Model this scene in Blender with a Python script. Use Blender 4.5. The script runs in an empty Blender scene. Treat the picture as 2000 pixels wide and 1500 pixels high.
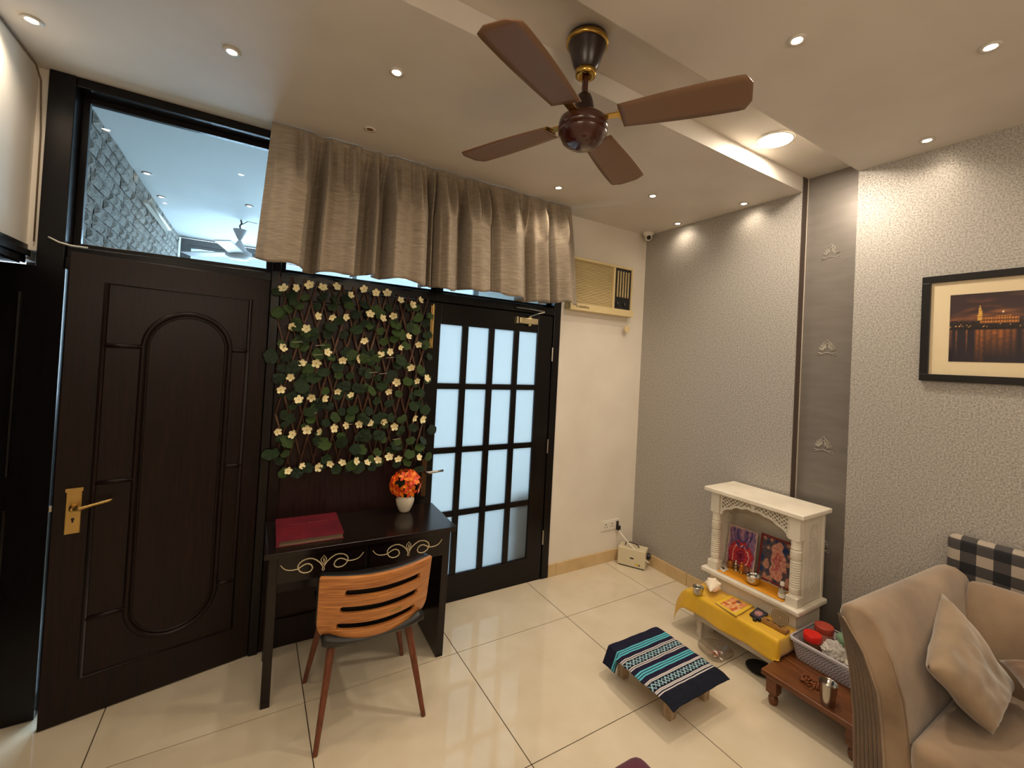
import bpy, bmesh, math, random
from mathutils import Vector, Matrix, noise
random.seed(7)
scene = bpy.context.scene
COL = scene.collection
# ------------------------------------------------------------------ camera
FPX = 853.84; SHX, SHY = 20.0, -60.0
YAW, PIT, ROL = 0.5504, 0.0171, 0.0529
CAM = Vector((-3.033, -2.854, 1.7173))
FW = Vector((math.sin(YAW)*math.cos(PIT), math.cos(YAW)*math.cos(PIT), math.sin(PIT)))
_r = Vector((math.cos(YAW), -math.sin(YAW), 0)); _u = _r.cross(FW)
RT = math.cos(ROL)*_r + math.sin(ROL)*_u
UP = -math.sin(ROL)*_r + math.cos(ROL)*_u
cd = bpy.data.cameras.new('camera'); cam = bpy.data.objects.new('camera', cd); COL.objects.link(cam)
M = Matrix((RT, UP, -FW)).transposed().to_4x4(); M.translation = CAM
cam.matrix_world = M
cd.sensor_width = 36; cd.lens = FPX/2000*36; cd.shift_x = -SHX/2000; cd.shift_y = SHY/2000
cd.clip_start = 0.02
scene.camera = cam
# ------------------------------------------------------------------ world, daylight, exposure
w = bpy.data.worlds.new('world'); scene.world = w; w.use_nodes = True
bg = w.node_tree.nodes['Background']; bg.inputs[0].default_value = (0.68, 0.86, 1.0, 1); bg.inputs[1].default_value = 2.0
al = bpy.data.lights.new('daylight', 'AREA'); al.shape = 'RECTANGLE'; al.size = 3.5; al.size_y = 1.9; al.energy = 300; al.color = (0.66, 0.86, 1.0)
alo = bpy.data.objects.new('daylight', al); COL.objects.link(alo); alo.location = (-1.95, 3.86, 1.92); alo.rotation_euler = (-math.pi/2, 0, 0)
scene.view_settings.view_transform = 'Standard'; scene.view_settings.look = 'None'
scene.view_settings.exposure = 0.36; scene.view_settings.gamma = 1.0; scene.view_settings.use_curve_mapping = False

def px(x, y, ax, v):
    """photo pixel -> point where its ray meets the plane (axis ax = v)"""
    d = FW + RT*((x-1000-SHX)/FPX) - UP*((y-750-SHY)/FPX)
    t = (v-CAM[ax])/d[ax]
    return CAM + d*t
# ------------------------------------------------------------------ materials
def lin(c): c = c/255; return c/12.92 if c <= .04045 else ((c+.055)/1.055)**2.4
def S(r, g, b): return (lin(r), lin(g), lin(b), 1)
MATS = {}
def mat(name, col, rough=.5, metal=0, spec=.5, bump=None, noise_col=None, trans=0, coat=0, sheen=0, emit=None, scale=None, alpha=1):
    """principled; noise_col=(colour2, scale, detail, lo, hi); bump=(scale, strength); scale = stretch of coordinates"""
    if name in MATS: return MATS[name]
    m = bpy.data.materials.new(name); m.use_nodes = True; MATS[name] = m
    nt = m.node_tree; b = nt.nodes['Principled BSDF']
    b.inputs['Base Color'].default_value = col; b.inputs['Roughness'].default_value = rough
    b.inputs['Metallic'].default_value = metal; b.inputs['Specular IOR Level'].default_value = spec
    b.inputs['Transmission Weight'].default_value = trans; b.inputs['Coat Weight'].default_value = coat
    b.inputs['Sheen Weight'].default_value = sheen; b.inputs['Alpha'].default_value = alpha
    if emit: b.inputs['Emission Color'].default_value = emit[0]; b.inputs['Emission Strength'].default_value = emit[1]
    if noise_col or bump:
        tc = nt.nodes.new('ShaderNodeTexCoord'); mp = nt.nodes.new('ShaderNodeMapping')
        nt.links.new(tc.outputs['Object'], mp.inputs[0])
        if scale: mp.inputs['Scale'].default_value = scale
    if noise_col:
        n = nt.nodes.new('ShaderNodeTexNoise'); n.inputs['Scale'].default_value = noise_col[1]; n.inputs['Detail'].default_value = noise_col[2]
        nt.links.new(mp.outputs[0], n.inputs[0])
        r = nt.nodes.new('ShaderNodeValToRGB'); r.color_ramp.elements[0].position = noise_col[3]; r.color_ramp.elements[1].position = noise_col[4]
        r.color_ramp.elements[0].color = col; r.color_ramp.elements[1].color = noise_col[0]
        nt.links.new(n.outputs['Fac'], r.inputs[0]); nt.links.new(r.outputs[0], b.inputs['Base Color'])
    if bump:
        n = nt.nodes.new('ShaderNodeTexNoise'); n.inputs['Scale'].default_value = bump[0]; n.inputs['Detail'].default_value = 4
        nt.links.new(mp.outputs[0], n.inputs[0])
        bp = nt.nodes.new('ShaderNodeBump'); bp.inputs['Strength'].default_value = bump[1]; bp.inputs['Distance'].default_value = .01
        nt.links.new(n.outputs['Fac'], bp.inputs['Height']); nt.links.new(bp.outputs[0], b.inputs['Normal'])
    return m
def emission(name, col, strength):
    m = bpy.data.materials.new(name); m.use_nodes = True; nt = m.node_tree; nt.nodes.clear()
    e = nt.nodes.new('ShaderNodeEmission'); e.inputs[0].default_value = col; e.inputs[1].default_value = strength
    o = nt.nodes.new('ShaderNodeOutputMaterial'); nt.links.new(e.outputs[0], o.inputs[0]); MATS[name] = m; return m
def clear_glass(name, tint=(1, 1, 1, 1), fac=.08, rough=.02):
    m = bpy.data.materials.new(name); m.use_nodes = True; nt = m.node_tree; nt.nodes.clear()
    t = nt.nodes.new('ShaderNodeBsdfTransparent'); t.inputs[0].default_value = tint
    g = nt.nodes.new('ShaderNodeBsdfGlossy'); g.inputs['Roughness'].default_value = rough
    lw = nt.nodes.new('ShaderNodeLayerWeight'); lw.inputs[0].default_value = .5
    pw_ = nt.nodes.new('ShaderNodeMath'); pw_.operation = 'POWER'; pw_.inputs[1].default_value = 3.5; nt.links.new(lw.outputs['Facing'], pw_.inputs[0])
    f = nt.nodes.new('ShaderNodeMath'); f.operation = 'MULTIPLY_ADD'; f.inputs[1].default_value = .6; f.inputs[2].default_value = fac*.6; nt.links.new(pw_.outputs[0], f.inputs[0])
    x = nt.nodes.new('ShaderNodeMixShader'); o = nt.nodes.new('ShaderNodeOutputMaterial')
    nt.links.new(f.outputs[0], x.inputs[0]); nt.links.new(t.outputs[0], x.inputs[1]); nt.links.new(g.outputs[0], x.inputs[2]); nt.links.new(x.outputs[0], o.inputs[0])
    MATS[name] = m; return m
def frosted(name, col):
    m = bpy.data.materials.new(name); m.use_nodes = True; nt = m.node_tree; nt.nodes.clear()
    t = nt.nodes.new('ShaderNodeBsdfTranslucent'); t.inputs[0].default_value = col
    g = nt.nodes.new('ShaderNodeBsdfPrincipled'); g.inputs['Base Color'].default_value = (.5, .55, .58, 1); g.inputs['Roughness'].default_value = .35
    x = nt.nodes.new('ShaderNodeMixShader'); x.inputs[0].default_value = .14; o = nt.nodes.new('ShaderNodeOutputMaterial')
    nt.links.new(t.outputs[0], x.inputs[1]); nt.links.new(g.outputs[0], x.inputs[2]); nt.links.new(x.outputs[0], o.inputs[0]); MATS[name] = m; return m
def painted(name, rough=.5, spec=.5):
    """material whose colour is the flat print stored on the mesh"""
    if name in MATS: return MATS[name]
    m = bpy.data.materials.new(name); m.use_nodes = True; nt = m.node_tree; b = nt.nodes['Principled BSDF']
    a = nt.nodes.new('ShaderNodeAttribute'); a.attribute_name = 'Col'; nt.links.new(a.outputs['Color'], b.inputs['Base Color'])
    b.inputs['Roughness'].default_value = rough; b.inputs['Specular IOR Level'].default_value = spec; MATS[name] = m; return m
def wood(name, c1, c2, rough=.35, scale=(1, 1, 1), freq=6, coat=0, bump=.05, spec=.5):
    m = bpy.data.materials.new(name); m.use_nodes = True; MATS[name] = m; nt = m.node_tree; b = nt.nodes['Principled BSDF']
    tc = nt.nodes.new('ShaderNodeTexCoord'); mp = nt.nodes.new('ShaderNodeMapping'); mp.inputs['Scale'].default_value = scale
    nt.links.new(tc.outputs['Object'], mp.inputs[0])
    n = nt.nodes.new('ShaderNodeTexNoise'); n.inputs['Scale'].default_value = freq; n.inputs['Detail'].default_value = 6; n.inputs['Distortion'].default_value = 1.2
    nt.links.new(mp.outputs[0], n.inputs[0])
    r = nt.nodes.new('ShaderNodeValToRGB'); r.color_ramp.elements[0].position = .35; r.color_ramp.elements[1].position = .68
    r.color_ramp.elements[0].color = c1; r.color_ramp.elements[1].color = c2
    nt.links.new(n.outputs['Fac'], r.inputs[0]); nt.links.new(r.outputs[0], b.inputs['Base Color'])
    b.inputs['Roughness'].default_value = rough; b.inputs['Coat Weight'].default_value = coat; b.inputs['Specular IOR Level'].default_value = spec
    bp = nt.nodes.new('ShaderNodeBump'); bp.inputs['Strength'].default_value = bump; nt.links.new(n.outputs['Fac'], bp.inputs['Height']); nt.links.new(bp.outputs[0], b.inputs['Normal'])
    return m
# ------------------------------------------------------------------ mesh helpers
class MB:
    def __init__(s): s.v = []; s.f = []; s.m = []; s.c = None
    def add(s, vs, fs, mi=0):
        o = len(s.v); s.v += [tuple(p) for p in vs]; s.f += [tuple(i+o for i in f) for f in fs]; s.m += [mi]*len(fs); return s
    def box(s, x0, x1, y0, y1, z0, z1, mi=0, mtx=None):
        vs = [Vector((x, y, z)) for x in (x0, x1) for y in (y0, y1) for z in (z0, z1)]
        if mtx: vs = [mtx@q for q in vs]
        return s.add(vs, [(0, 1, 3, 2), (4, 6, 7, 5), (0, 4, 5, 1), (2, 3, 7, 6), (0, 2, 6, 4), (1, 5, 7, 3)], mi)
    def lathe(s, prof, n=24, c=(0, 0, 0), mi=0, mtx=None, cap=True):
        """prof: list of (r, z); closed at r=0"""
        vs = []; fs = []
        for r, z in prof:
            for k in range(n):
                a = 2*math.pi*k/n; q = Vector((c[0]+r*math.cos(a), c[1]+r*math.sin(a), c[2]+z)); vs.append(mtx@q if mtx else q)
        for i in range(len(prof)-1):
            for k in range(n): fs.append((i*n+k, i*n+(k+1) % n, (i+1)*n+(k+1) % n, (i+1)*n+k))
        if cap and prof[0][0] > 1e-6: fs.append(tuple(reversed(range(n))))
        if cap and prof[-1][0] > 1e-6: fs.append(tuple(range((len(prof)-1)*n, len(prof)*n)))
        return s.add(vs, fs, mi)
    def tube(s, pts, r, n=8, mi=0, flat=1.0, closed=False):
        pts = [Vector(p) for p in pts]; rs = r if isinstance(r, (list, tuple)) else [r]*len(pts)
        vs = []; fs = []; up = Vector((0, 0, 1)); prev = None; L = len(pts)
        for i, p in enumerate(pts):
            a = pts[(i-1) % L] if (closed or i) else p; b = pts[(i+1) % L] if (closed or i < L-1) else p
            t = (b-a); t = t.normalized() if t.length > 1e-9 else Vector((0, 0, 1))
            if prev is None: nrm = t.orthogonal().normalized()
            else:
                nrm = prev-t*prev.dot(t); nrm = nrm.normalized() if nrm.length > 1e-6 else t.orthogonal().normalized()
            prev = nrm; bi = t.cross(nrm)
            for k in range(n):
                q = 2*math.pi*k/n; vs.append(p+nrm*math.cos(q)*rs[i]+bi*math.sin(q)*rs[i]*flat)
        for i in range(L if closed else L-1):
            j = (i+1) % L
            for k in range(n): fs.append((i*n+k, i*n+(k+1) % n, j*n+(k+1) % n, j*n+k))
        if not closed: fs.append(tuple(reversed(range(n)))); fs.append(tuple(range((L-1)*n, L*n)))
        return s.add(vs, fs, mi)
    def prism(s, poly, fn, a, b, mi=0):
        """2-D polygon extruded: fn(u, v, w) -> point, w from a to b"""
        n = len(poly); vs = [fn(u, v, a) for u, v in poly]+[fn(u, v, b) for u, v in poly]
        fs = [tuple(range(n)), tuple(reversed(range(n, 2*n)))]+[(i, n+i, n+(i+1) % n, (i+1) % n) for i in range(n)]
        return s.add(vs, fs, mi)
    def grid(s, nu, nv, fn, mi=0, mask=None):
        vs = [fn(i/nu, j/nv) for j in range(nv+1) for i in range(nu+1)]
        fs = [(j*(nu+1)+i, j*(nu+1)+i+1, (j+1)*(nu+1)+i+1, (j+1)*(nu+1)+i) for j in range(nv) for i in range(nu) if mask is None or mask((i+.5)/nu, (j+.5)/nv)]
        return s.add(vs, fs, mi)
    def mesh(s, name, mats, smooth=False, recalc=True):
        me = bpy.data.meshes.new(name); me.from_pydata(s.v, [], s.f)
        for m in (mats if isinstance(mats, (list, tuple)) else [mats]): me.materials.append(m)
        if any(s.m): me.polygons.foreach_set('material_index', s.m)
        if recalc:
            bm = bmesh.new(); bm.from_mesh(me); bmesh.ops.recalc_face_normals(bm, faces=bm.faces); bm.to_mesh(me); bm.free()
        if smooth:
            me.polygons.foreach_set('use_smooth', [True]*len(me.polygons))
        me.update(); return me
    def build(s, name, mats, parent=None, loc=(0, 0, 0), rot=(0, 0, 0), smooth=False, bevel=0, solid=0, sub=0, recalc=True, seg=2, auto=None):
        o = bpy.data.objects.new(name, s.mesh(name, mats, smooth, recalc)); COL.objects.link(o)
        o.location = loc; o.rotation_euler = rot
        if parent: o.parent = parent
        if solid: q = o.modifiers.new('solid', 'SOLIDIFY'); q.thickness = solid; q.offset = 0
        if bevel: q = o.modifiers.new('bevel', 'BEVEL'); q.width = bevel; q.segments = seg; q.limit_method = 'ANGLE'; q.angle_limit = .6
        if sub: q = o.modifiers.new('sub', 'SUBSURF'); q.levels = sub; q.render_levels = sub
        if smooth and auto:
            o.data.set_sharp_from_angle(angle=auto)
        return o
def tag(o, label=None, cat=None, group=None, kind=None):
    if label: o['label'] = label
    if cat: o['category'] = cat
    if group: o['group'] = group
    if kind: o['kind'] = kind
    return o
def thing(name, label, cat, loc=(0, 0, 0), rotz=0, group=None, kind=None, rot=None):
    o = bpy.data.objects.new(name, None); COL.objects.link(o); o.empty_display_size = .05
    o.location = loc; o.rotation_euler = rot if rot else (0, 0, rotz); return tag(o, label, cat, group, kind)
def inst(name, me, parent=None, loc=(0, 0, 0), rot=(0, 0, 0), scale=(1, 1, 1)):
    o = bpy.data.objects.new(name, me); COL.objects.link(o); o.location = loc; o.rotation_euler = rot; o.scale = scale
    if parent: o.parent = parent
    return o
def paint(name, nu, nv, pos, colf, m, parent=None, loc=(0, 0, 0), rot=(0, 0, 0), solid=0):
    """flat print: a grid whose corner colours come from colf(u, v) (sRGB 0-255)"""
    b = MB().grid(nu, nv, pos); me = b.mesh(name, m, recalc=False)
    a = me.color_attributes.new('Col', 'FLOAT_COLOR', 'POINT')
    for j in range(nv+1):
        for i in range(nu+1):
            c = colf(i/nu, j/nv); a.data[j*(nu+1)+i].color = S(*[max(0, min(255, q)) for q in c[:3]])
    o = bpy.data.objects.new(name, me); COL.objects.link(o); o.location = loc; o.rotation_euler = rot
    if parent: o.parent = parent
    return o
def text(name, body, size, m, parent, loc, rot, extrude=.0006):
    cu = bpy.data.curves.new(name, 'FONT'); cu.body = body; cu.size = size; cu.extrude = extrude; cu.align_x = 'CENTER'; cu.align_y = 'CENTER'
    t = bpy.data.objects.new(name+'_tmp', cu); COL.objects.link(t)
    dg = bpy.context.evaluated_depsgraph_get(); me = bpy.data.meshes.new_from_object(t.evaluated_get(dg)); bpy.data.objects.remove(t)
    me.materials.clear(); me.materials.append(m); return inst(name, me, parent, loc, rot)
def mix(a, b, t): return tuple(a[i]+(b[i]-a[i])*t for i in range(3))
def rnd(a, b): return a+(b-a)*random.random()
PI = math.pi
# ------------------------------------------------------------------ shared materials
M_ceil = mat('ceiling_paint', S(214, 207, 198), .65, noise_col=(S(208, 200, 190), 3, 3, .4, .7), bump=(220, .03))
M_plaster = mat('plaster_cream', S(228, 220, 208), .6, noise_col=(S(218, 209, 196), 2.5, 4, .4, .75), bump=(60, .05))
M_tile = mat('polished_tile', S(218, 205, 182), .045, noise_col=(S(208, 193, 167), 5, 6, .35, .75), spec=.55)
M_grout = mat('grout', S(70, 56, 40), .8)
M_skirt = mat('skirting_stone', S(214, 186, 142), .25, noise_col=(S(196, 166, 120), 4, 5, .35, .7))
M_dwood = wood('dark_polished_wood', S(20, 12, 11), S(36, 21, 18), .34, (30, 30, 1.2), 3, 0, .03, .22)
M_dwood2 = wood('dark_panel_wood', S(34, 18, 18), S(48, 27, 26), .38, (40, 40, 1.2), 3, 0, .03, .25)
M_black = wood('black_polished_wood', S(11, 9, 10), S(20, 15, 16), .25, (20, 20, 2), 3, 0, .02, .28)
M_brass = mat('brass', S(190, 158, 98), .32, 1, bump=(80, .05))
M_steel = mat('stainless_steel', S(185, 180, 172), .16, 1)
M_chrome = mat('brushed_steel', S(178, 172, 162), .3, 1)
M_white = mat('white_plastic', S(226, 220, 208), .4)
M_glass = clear_glass('clear_glass', (.93, .97, 1, 1), .05); M_transom = clear_glass('tinted_transom_glass', (.66, .70, .72, 1), .05)
M_frost = frosted('frosted_glass', (.60, .61, .61, 1))
M_blackp = mat('black_plastic', S(22, 22, 24), .4)
# wallpaper: mottled silver-beige with a fine embossed grain
m = bpy.data.materials.new('mottled_wallpaper'); m.use_nodes = True; nt = m.node_tree; b = nt.nodes['Principled BSDF']
tc = nt.nodes.new('ShaderNodeTexCoord'); n1 = nt.nodes.new('ShaderNodeTexNoise'); n1.inputs['Scale'].default_value = 120; n1.inputs['Detail'].default_value = 5; n1.inputs['Roughness'].default_value = .65
n2 = nt.nodes.new('ShaderNodeTexNoise'); n2.inputs['Scale'].default_value = 1.6; n2.inputs['Detail'].default_value = 3
nt.links.new(tc.outputs['Object'], n1.inputs[0]); nt.links.new(tc.outputs['Object'], n2.inputs[0])
r = nt.nodes.new('ShaderNodeValToRGB'); r.color_ramp.elements[0].position = .38; r.color_ramp.elements[0].color = S(144, 139, 133); r.color_ramp.elements[1].position = .62; r.color_ramp.elements[1].color = S(193, 188, 181)
nt.links.new(n1.outputs['Fac'], r.inputs[0]); nt.links.new(r.outputs[0], b.inputs['Base Color'])
rr = nt.nodes.new('ShaderNodeMapRange'); rr.inputs['From Min'].default_value = .38; rr.inputs['From Max'].default_value = .62; rr.inputs['To Min'].default_value = .55; rr.inputs['To Max'].default_value = .38
nt.links.new(n1.outputs['Fac'], rr.inputs[0]); nt.links.new(rr.outputs[0], b.inputs['Roughness']); b.inputs['Metallic'].default_value = .2
bp = nt.nodes.new('ShaderNodeBump'); bp.inputs['Strength'].default_value = .3; bp.inputs['Distance'].default_value = .003
nt.links.new(n1.outputs['Fac'], bp.inputs['Height']); nt.links.new(bp.outputs[0], b.inputs['Normal']); M_paper = m
M_strip = mat('grey_silk_paper', S(132, 125, 119), .36, noise_col=(S(124, 117, 110), 5, 4, .35, .7), metal=.25, scale=(1, 1, 5), bump=(120, .05))
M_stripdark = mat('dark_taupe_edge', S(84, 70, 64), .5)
XL, YB, H1, HR, H3 = -3.93, -4.6, 2.93, 3.03, 2.96
Y1, Y2, DEP = -1.345, -1.66, .062
# ------------------------------------------------------------------ floor: slab and single tiles
fl = MB().box(XL-1.2, .12, YB-.1, .02, -.12, -.003).build('floor', M_grout)
tag(fl, 'floor of large polished beige tiles with thin dark joints', 'floor', kind='structure')
random.seed(3)
for i in range(-6, 4):
    for j in range(-7, 2):
        a, c = -1.129+.8*i, -1.129+.8*(i+1); d, e = -.509+.8*(j-1), -.509+.8*j
        a, c, d, e = max(a, XL-1.2), min(c, .0), max(d, YB), min(e, 0.0)
        if c-a < .03 or e-d < .03: continue
        g = .0024
        MB().box(a+g, c-g, d+g, e-g, -.003, 0).build('tile', M_tile, fl)
# ------------------------------------------------------------------ ceiling with the sunk channel
ce = MB().box(XL, .1, Y1, .12, H1, 3.2).box(XL, .1, Y2, Y1, HR, 3.2).box(XL, .1, YB, Y2, H3, 3.2).build('ceiling', M_ceil)
tag(ce, 'plain beige painted ceiling with a shallow sunk channel running across it', 'ceiling', kind='structure')
# ------------------------------------------------------------------ right wall: wallpaper either side of the sunk grey strip
wr = MB().box(0, .14, Y1, .12, 0, 3.1).box(0, .14, YB, Y2, 0, 3.1).build('wall_right', M_paper)
tag(wr, 'wall with mottled silver beige wallpaper behind the marble shrine and sofa', 'wall', kind='structure')
tr = thing('trim_1', 'sunk vertical strip of smooth grey paper with small crest motifs', 'wall strip', (DEP, (Y1+Y2)/2, 0), kind='structure')
MB().box(0, .05, (Y2-Y1)/2, (Y1-Y2)/2, 0, 3.1).build('strip', M_strip, tr)
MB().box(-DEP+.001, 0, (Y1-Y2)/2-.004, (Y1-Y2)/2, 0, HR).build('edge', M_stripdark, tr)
MB().box(-.004, 0, (Y1-Y2)/2-.009, (Y1-Y2)/2-.004, 0, HR).build('edge', mat('pale_edge', S(190, 180, 165), .5), tr)
M_motif = mat('silver_print', S(172, 165, 154), .5, metal=.2)
mo = MB()
def mband(pts, r=.0022): mo.tube([(-.0012, q[0], q[1]) for q in pts], r, 5, flat=1)
mband([(-.02, .0), (-.028, .03), (0, .062), (.028, .03), (.02, 0)]); mband([(-.01, .004), (-.014, .024), (0, .042), (.014, .024), (.01, .004)])
for sgn in (-1, 1):
    for k in range(4):
        a0 = .25+.33*k; R0, R1 = .022, .058-.003*k
        mband([(sgn*math.sin(a0)*R0, math.cos(a0)*R0-.008), (sgn*math.sin(a0-.08)*R1, math.cos(a0-.08)*R1-.008), (sgn*math.sin(a0+.13)*R1*1.02, math.cos(a0+.13)*R1-.01), (sgn*math.sin(a0+.1)*R0, math.cos(a0+.1)*R0-.008)])
    mband([(0, -.018), (sgn*.025, -.026), (sgn*.052, -.018), (sgn*.055, -.034), (sgn*.03, -.03)])
mm = mo.mesh('crest_motif', M_motif)
for z in (.05, .663, 1.276, 1.889, 2.502): inst('crest_motif', mm, tr, (-.001, 0, z))
# ------------------------------------------------------------------ back wall, left wall and the rest of the shell
wb = MB().box(-.94, .14, 0, .14, 0, 3.1).box(-.94, -4.2, 0, .14, 2.935, 3.1).box(XL, -3.89, 0, .14, 2.1, 2.94).build('wall_back', M_plaster)
tag(wb, 'plain cream wall below and around the window air conditioner', 'wall', kind='structure')
ZO = 2.06
wl = MB().box(XL-.14, XL, YB, -1.05, 0, 3.1).box(XL-.14, XL, -1.05, .14, ZO, 3.1).build('wall_left', M_plaster)
tag(wl, 'plain cream wall above the dark doorway at the left edge', 'wall', kind='structure')
wf = MB().box(XL-.14, .14, YB-.14, YB, 0, 3.1).build('wall_front', M_plaster)
tag(wf, 'plain cream wall behind the viewer, out of the photograph', 'wall', kind='structure')
# skirting: single stones
bb = thing('baseboard_back', 'beige stone skirting under the cream wall beside the glass door', 'skirting', (0, 0, 0), kind='structure')
for a, c in ((-.938, -.86), (-.858, -.262), (-.26, -.012)): MB().box(a, c, -.012, 0, 0, .098).build('skirting_stone', M_skirt, bb, bevel=.002)
br = thing('baseboard_right', 'beige stone skirting along the wallpapered wall', 'skirting', (0, 0, 0), kind='structure')
for a, c in ((-.598, -.0), (-1.198, -.6), (-1.345, -1.2), (-2.26, -1.66), (-2.862, -2.262), (-3.46, -2.864), (-4.06, -3.462), (-4.598, -4.062)): MB().box(-.012, 0, a, c-.002, 0, .098).build('skirting_stone', M_skirt, br, bevel=.002)
# doorway in the left wall: moulded casing and the open leaf
tc_ = thing('trim_2', 'moulded black door casing on the left wall', 'door casing', (XL, -.55, 0), kind='structure')
for z0, z1, d in ((2.035, 2.065, .012), (2.065, 2.095, .026), (2.095, 2.12, .016)):
    MB().box(0, d, -.58, .518, z0, z1).build('casing_moulding', M_black, tc_, bevel=.003)
MB().box(-.14, 0, -.5, .5, ZO-.03, ZO-.001).build('casing_head', M_black, tc_)
MB().box(-.14, .014, -.58, -.5, 0, 2.035).build('casing_post', M_black, tc_)
d3 = thing('door_3', 'black wooden door leaf standing open in the left doorway', 'door', (-3.775, -.075, 0), kind='structure')
MB().box(-.85, -.004, 0, .04, .004, 2.025).build('leaf', M_black, d3)
for a, c in ((-.72, -.14),):
    for z0, z1 in ((.25, .95), (1.1, 1.9)):
        MB().tube([(a, -.004, z0), (c, -.004, z0), (c, -.004, z1), (a, -.004, z1)], .008, 6, closed=True).build('moulding', M_black, d3)
# space behind the left doorway
hl = MB().box(-5.2, -5.1, -3, .14, 0, 3.1).box(-5.2, XL-.14, .0, .14, 0, 3.1).box(-5.2, XL-.14, -3.1, -3, 0, 3.1).box(-5.2, XL-.14, -3, .14, 3.0, 3.1).build('wall_passage', M_plaster)
tag(hl, 'plain wall of the dark passage beyond the left doorway', 'wall', kind='structure')
# ------------------------------------------------------------------ wooden front in the back wall
fr = thing('trim_3', 'dark wooden frame of posts and rails holding the doors and transom windows', 'door frame', (0, 0, 0), kind='structure')
def post(nm, *a, m=M_black, p=fr): return MB().box(*a).build(nm, m, p, bevel=.003)
post('post', -3.89, -3.80, -.025, .12, 0, H1-.001)
post('post', -2.97, -2.925, -.02, .12, 0, H1-.001)
post('door_stop', -3.012, -2.97, .004, .12, 0, 2.088); post('door_stop', -3.80, -3.758, -.012, .12, 0, 2.088)
post('door_stop', -2.045, -2.03, .042, .12, 0, 2.09); post('door_stop', -1.02, -1.005, .042, .12, 0, 2.09); post('door_stop', -2.03, -1.02, .042, .12, 2.072, 2.09)
post('post', -2.06, -2.045, -.012, .12, 0, 2.089)
post('post', -1.005, -.941, -.012, .12, 0, H1-.001)
post('head_rail', -3.80, -2.97, -.02, .12, 2.885, H1-.001); post('head_rail', -2.925, -1.005, -.02, .12, 2.885, H1-.001)
post('transom_rail', -3.80, -2.97, .0, .12, 2.088, 2.14); post('transom_rail', -2.925, -1.005, -.012, .12, 2.09, 2.15)
post('mullion', -1.98, -1.945, .05, .10, 2.15, 2.885)
wp = thing('trim_4', 'dark wooden wall panel behind the flower trellis and desk', 'wall panel', (-2.49, 0, 0), kind='structure')
MB().box(-.434, .43, .012, .10, 0, 2.088).build('panel', M_dwood2, wp)
for a, c, z0, z1 in ((-.434, -.375, 0, 2.088), (.365, .43, 0, 2.088), (-.375, .365, 2.0, 2.088), (-.375, .365, 0, .16)):
    MB().box(a, c, -.006, .012, z0, z1).build('panel_frame', M_dwood, wp, bevel=.004)
for n_, xs, lab in ((1, ((-3.80, -2.97),), 'clear transom window above the panelled door'), (2, ((-2.925, -1.98), (-1.945, -1.005)), 'clear transom windows behind the pleated curtain')):
    wn = thing('window_%d' % n_, lab, 'window', (0, .085, 2.14), kind='structure')
    for a, c in xs:
        z0, z1 = (0, .745) if n_ == 1 else (.01, .745)
        for q in ((a, a+.028, z0, z1), (c-.028, c, z0, z1), (a+.028, c-.028, z0, z0+.03), (a+.028, c-.028, z1-.03, z1)):
            MB().box(q[0], q[1], -.014, .014, q[2], q[3]).build('sash', M_black, wn, bevel=.002)
        MB().box(a+.028, c-.028, -.002, .002, z0+.03, z1-.03).build('pane', M_transom, wn)
# ------------------------------------------------------------------ panelled door leaf, ajar
HG = Vector((-2.972, -.012, 0)); EN = Vector((-3.742, -.172, 0)); dv = EN-HG; DL = dv.length; DA = math.atan2(dv.y, dv.x)
d1 = thing('door_1', 'tall dark polished door with an arched oval moulding, standing ajar', 'door', HG, DA, kind='structure')
# local: +x from hinge to free edge, +y is the room side
MB().box(0, DL, -.04, 0, .004, 2.094).build('leaf', M_dwood, d1, bevel=.003)
Di = Matrix.Translation(HG)@Matrix.Rotation(DA, 4, 'Z'); Dinv = Di.inverted()
nrm = (Di.to_3x3()@Vector((0, 1, 0)))
def onleaf(x, y):
    d = FW + RT*((x-1000-SHX)/FPX) - UP*((y-750-SHY)/FPX)
    t = (HG-CAM).dot(nrm)/d.dot(nrm); q = Dinv@(CAM+d*t); return q.x, q.z
lx0, lx1 = .09, DL-.125; lz0, lz1 = .185, 1.97
oxc = (onleaf(265, 900)[0]+onleaf(435, 900)[0])/2; orr = abs(onleaf(265, 900)[0]-onleaf(435, 900)[0])/2
ozt = onleaf(350, 612)[1]; ozb = onleaf(335, 1235)[1]
def mould(pts, r=.011, closed=False, nm='moulding'):
    return MB().tube([(p[0], -.001, p[1]) for p in pts], r, 8, closed=closed).build(nm, M_dwood, d1, smooth=True)
mould([(lx0, lz0), (lx1, lz0), (lx1, lz1), (lx0, lz1)], closed=True)
for dr, rr_ in ((0, .012), (.018, .006)):
    R = orr-dr
    pts = [(oxc+R*math.cos(a), ozt-orr+R*math.sin(a)) for a in [PI*k/20 for k in range(21)]]+[(oxc-R*math.cos(a), ozb+orr-R*math.sin(a)) for a in [PI*k/20 for k in range(21)]]
    mould(pts, rr_, True, 'arch_moulding')
for y in (675, 940, 1195): z = onleaf(220, y)[1]; mould([(lx1, z), (oxc+orr, z)])
for y in (685, 908, 1130): z = onleaf(465, y)[1]; mould([(lx0, z), (oxc-orr, z)])
hx, hz = onleaf(143, 998); hp = MB().box(hx-.026, hx+.026, 0, .006, hz-.1, hz+.1).build('handle_plate', M_brass, d1, bevel=.003)
MB().box(hx-.028, hx+.028, .004, .012, hz+.088, hz+.104).build('plate_cap', M_brass, hp)
MB().lathe([(.014, 0), (.014, .035), (.009, .045)], 16, mtx=Matrix.Translation((hx, .004, hz+.02))@Matrix.Rotation(-PI/2, 4, 'X')).build('boss', M_brass, hp, smooth=True, auto=.6)
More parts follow.
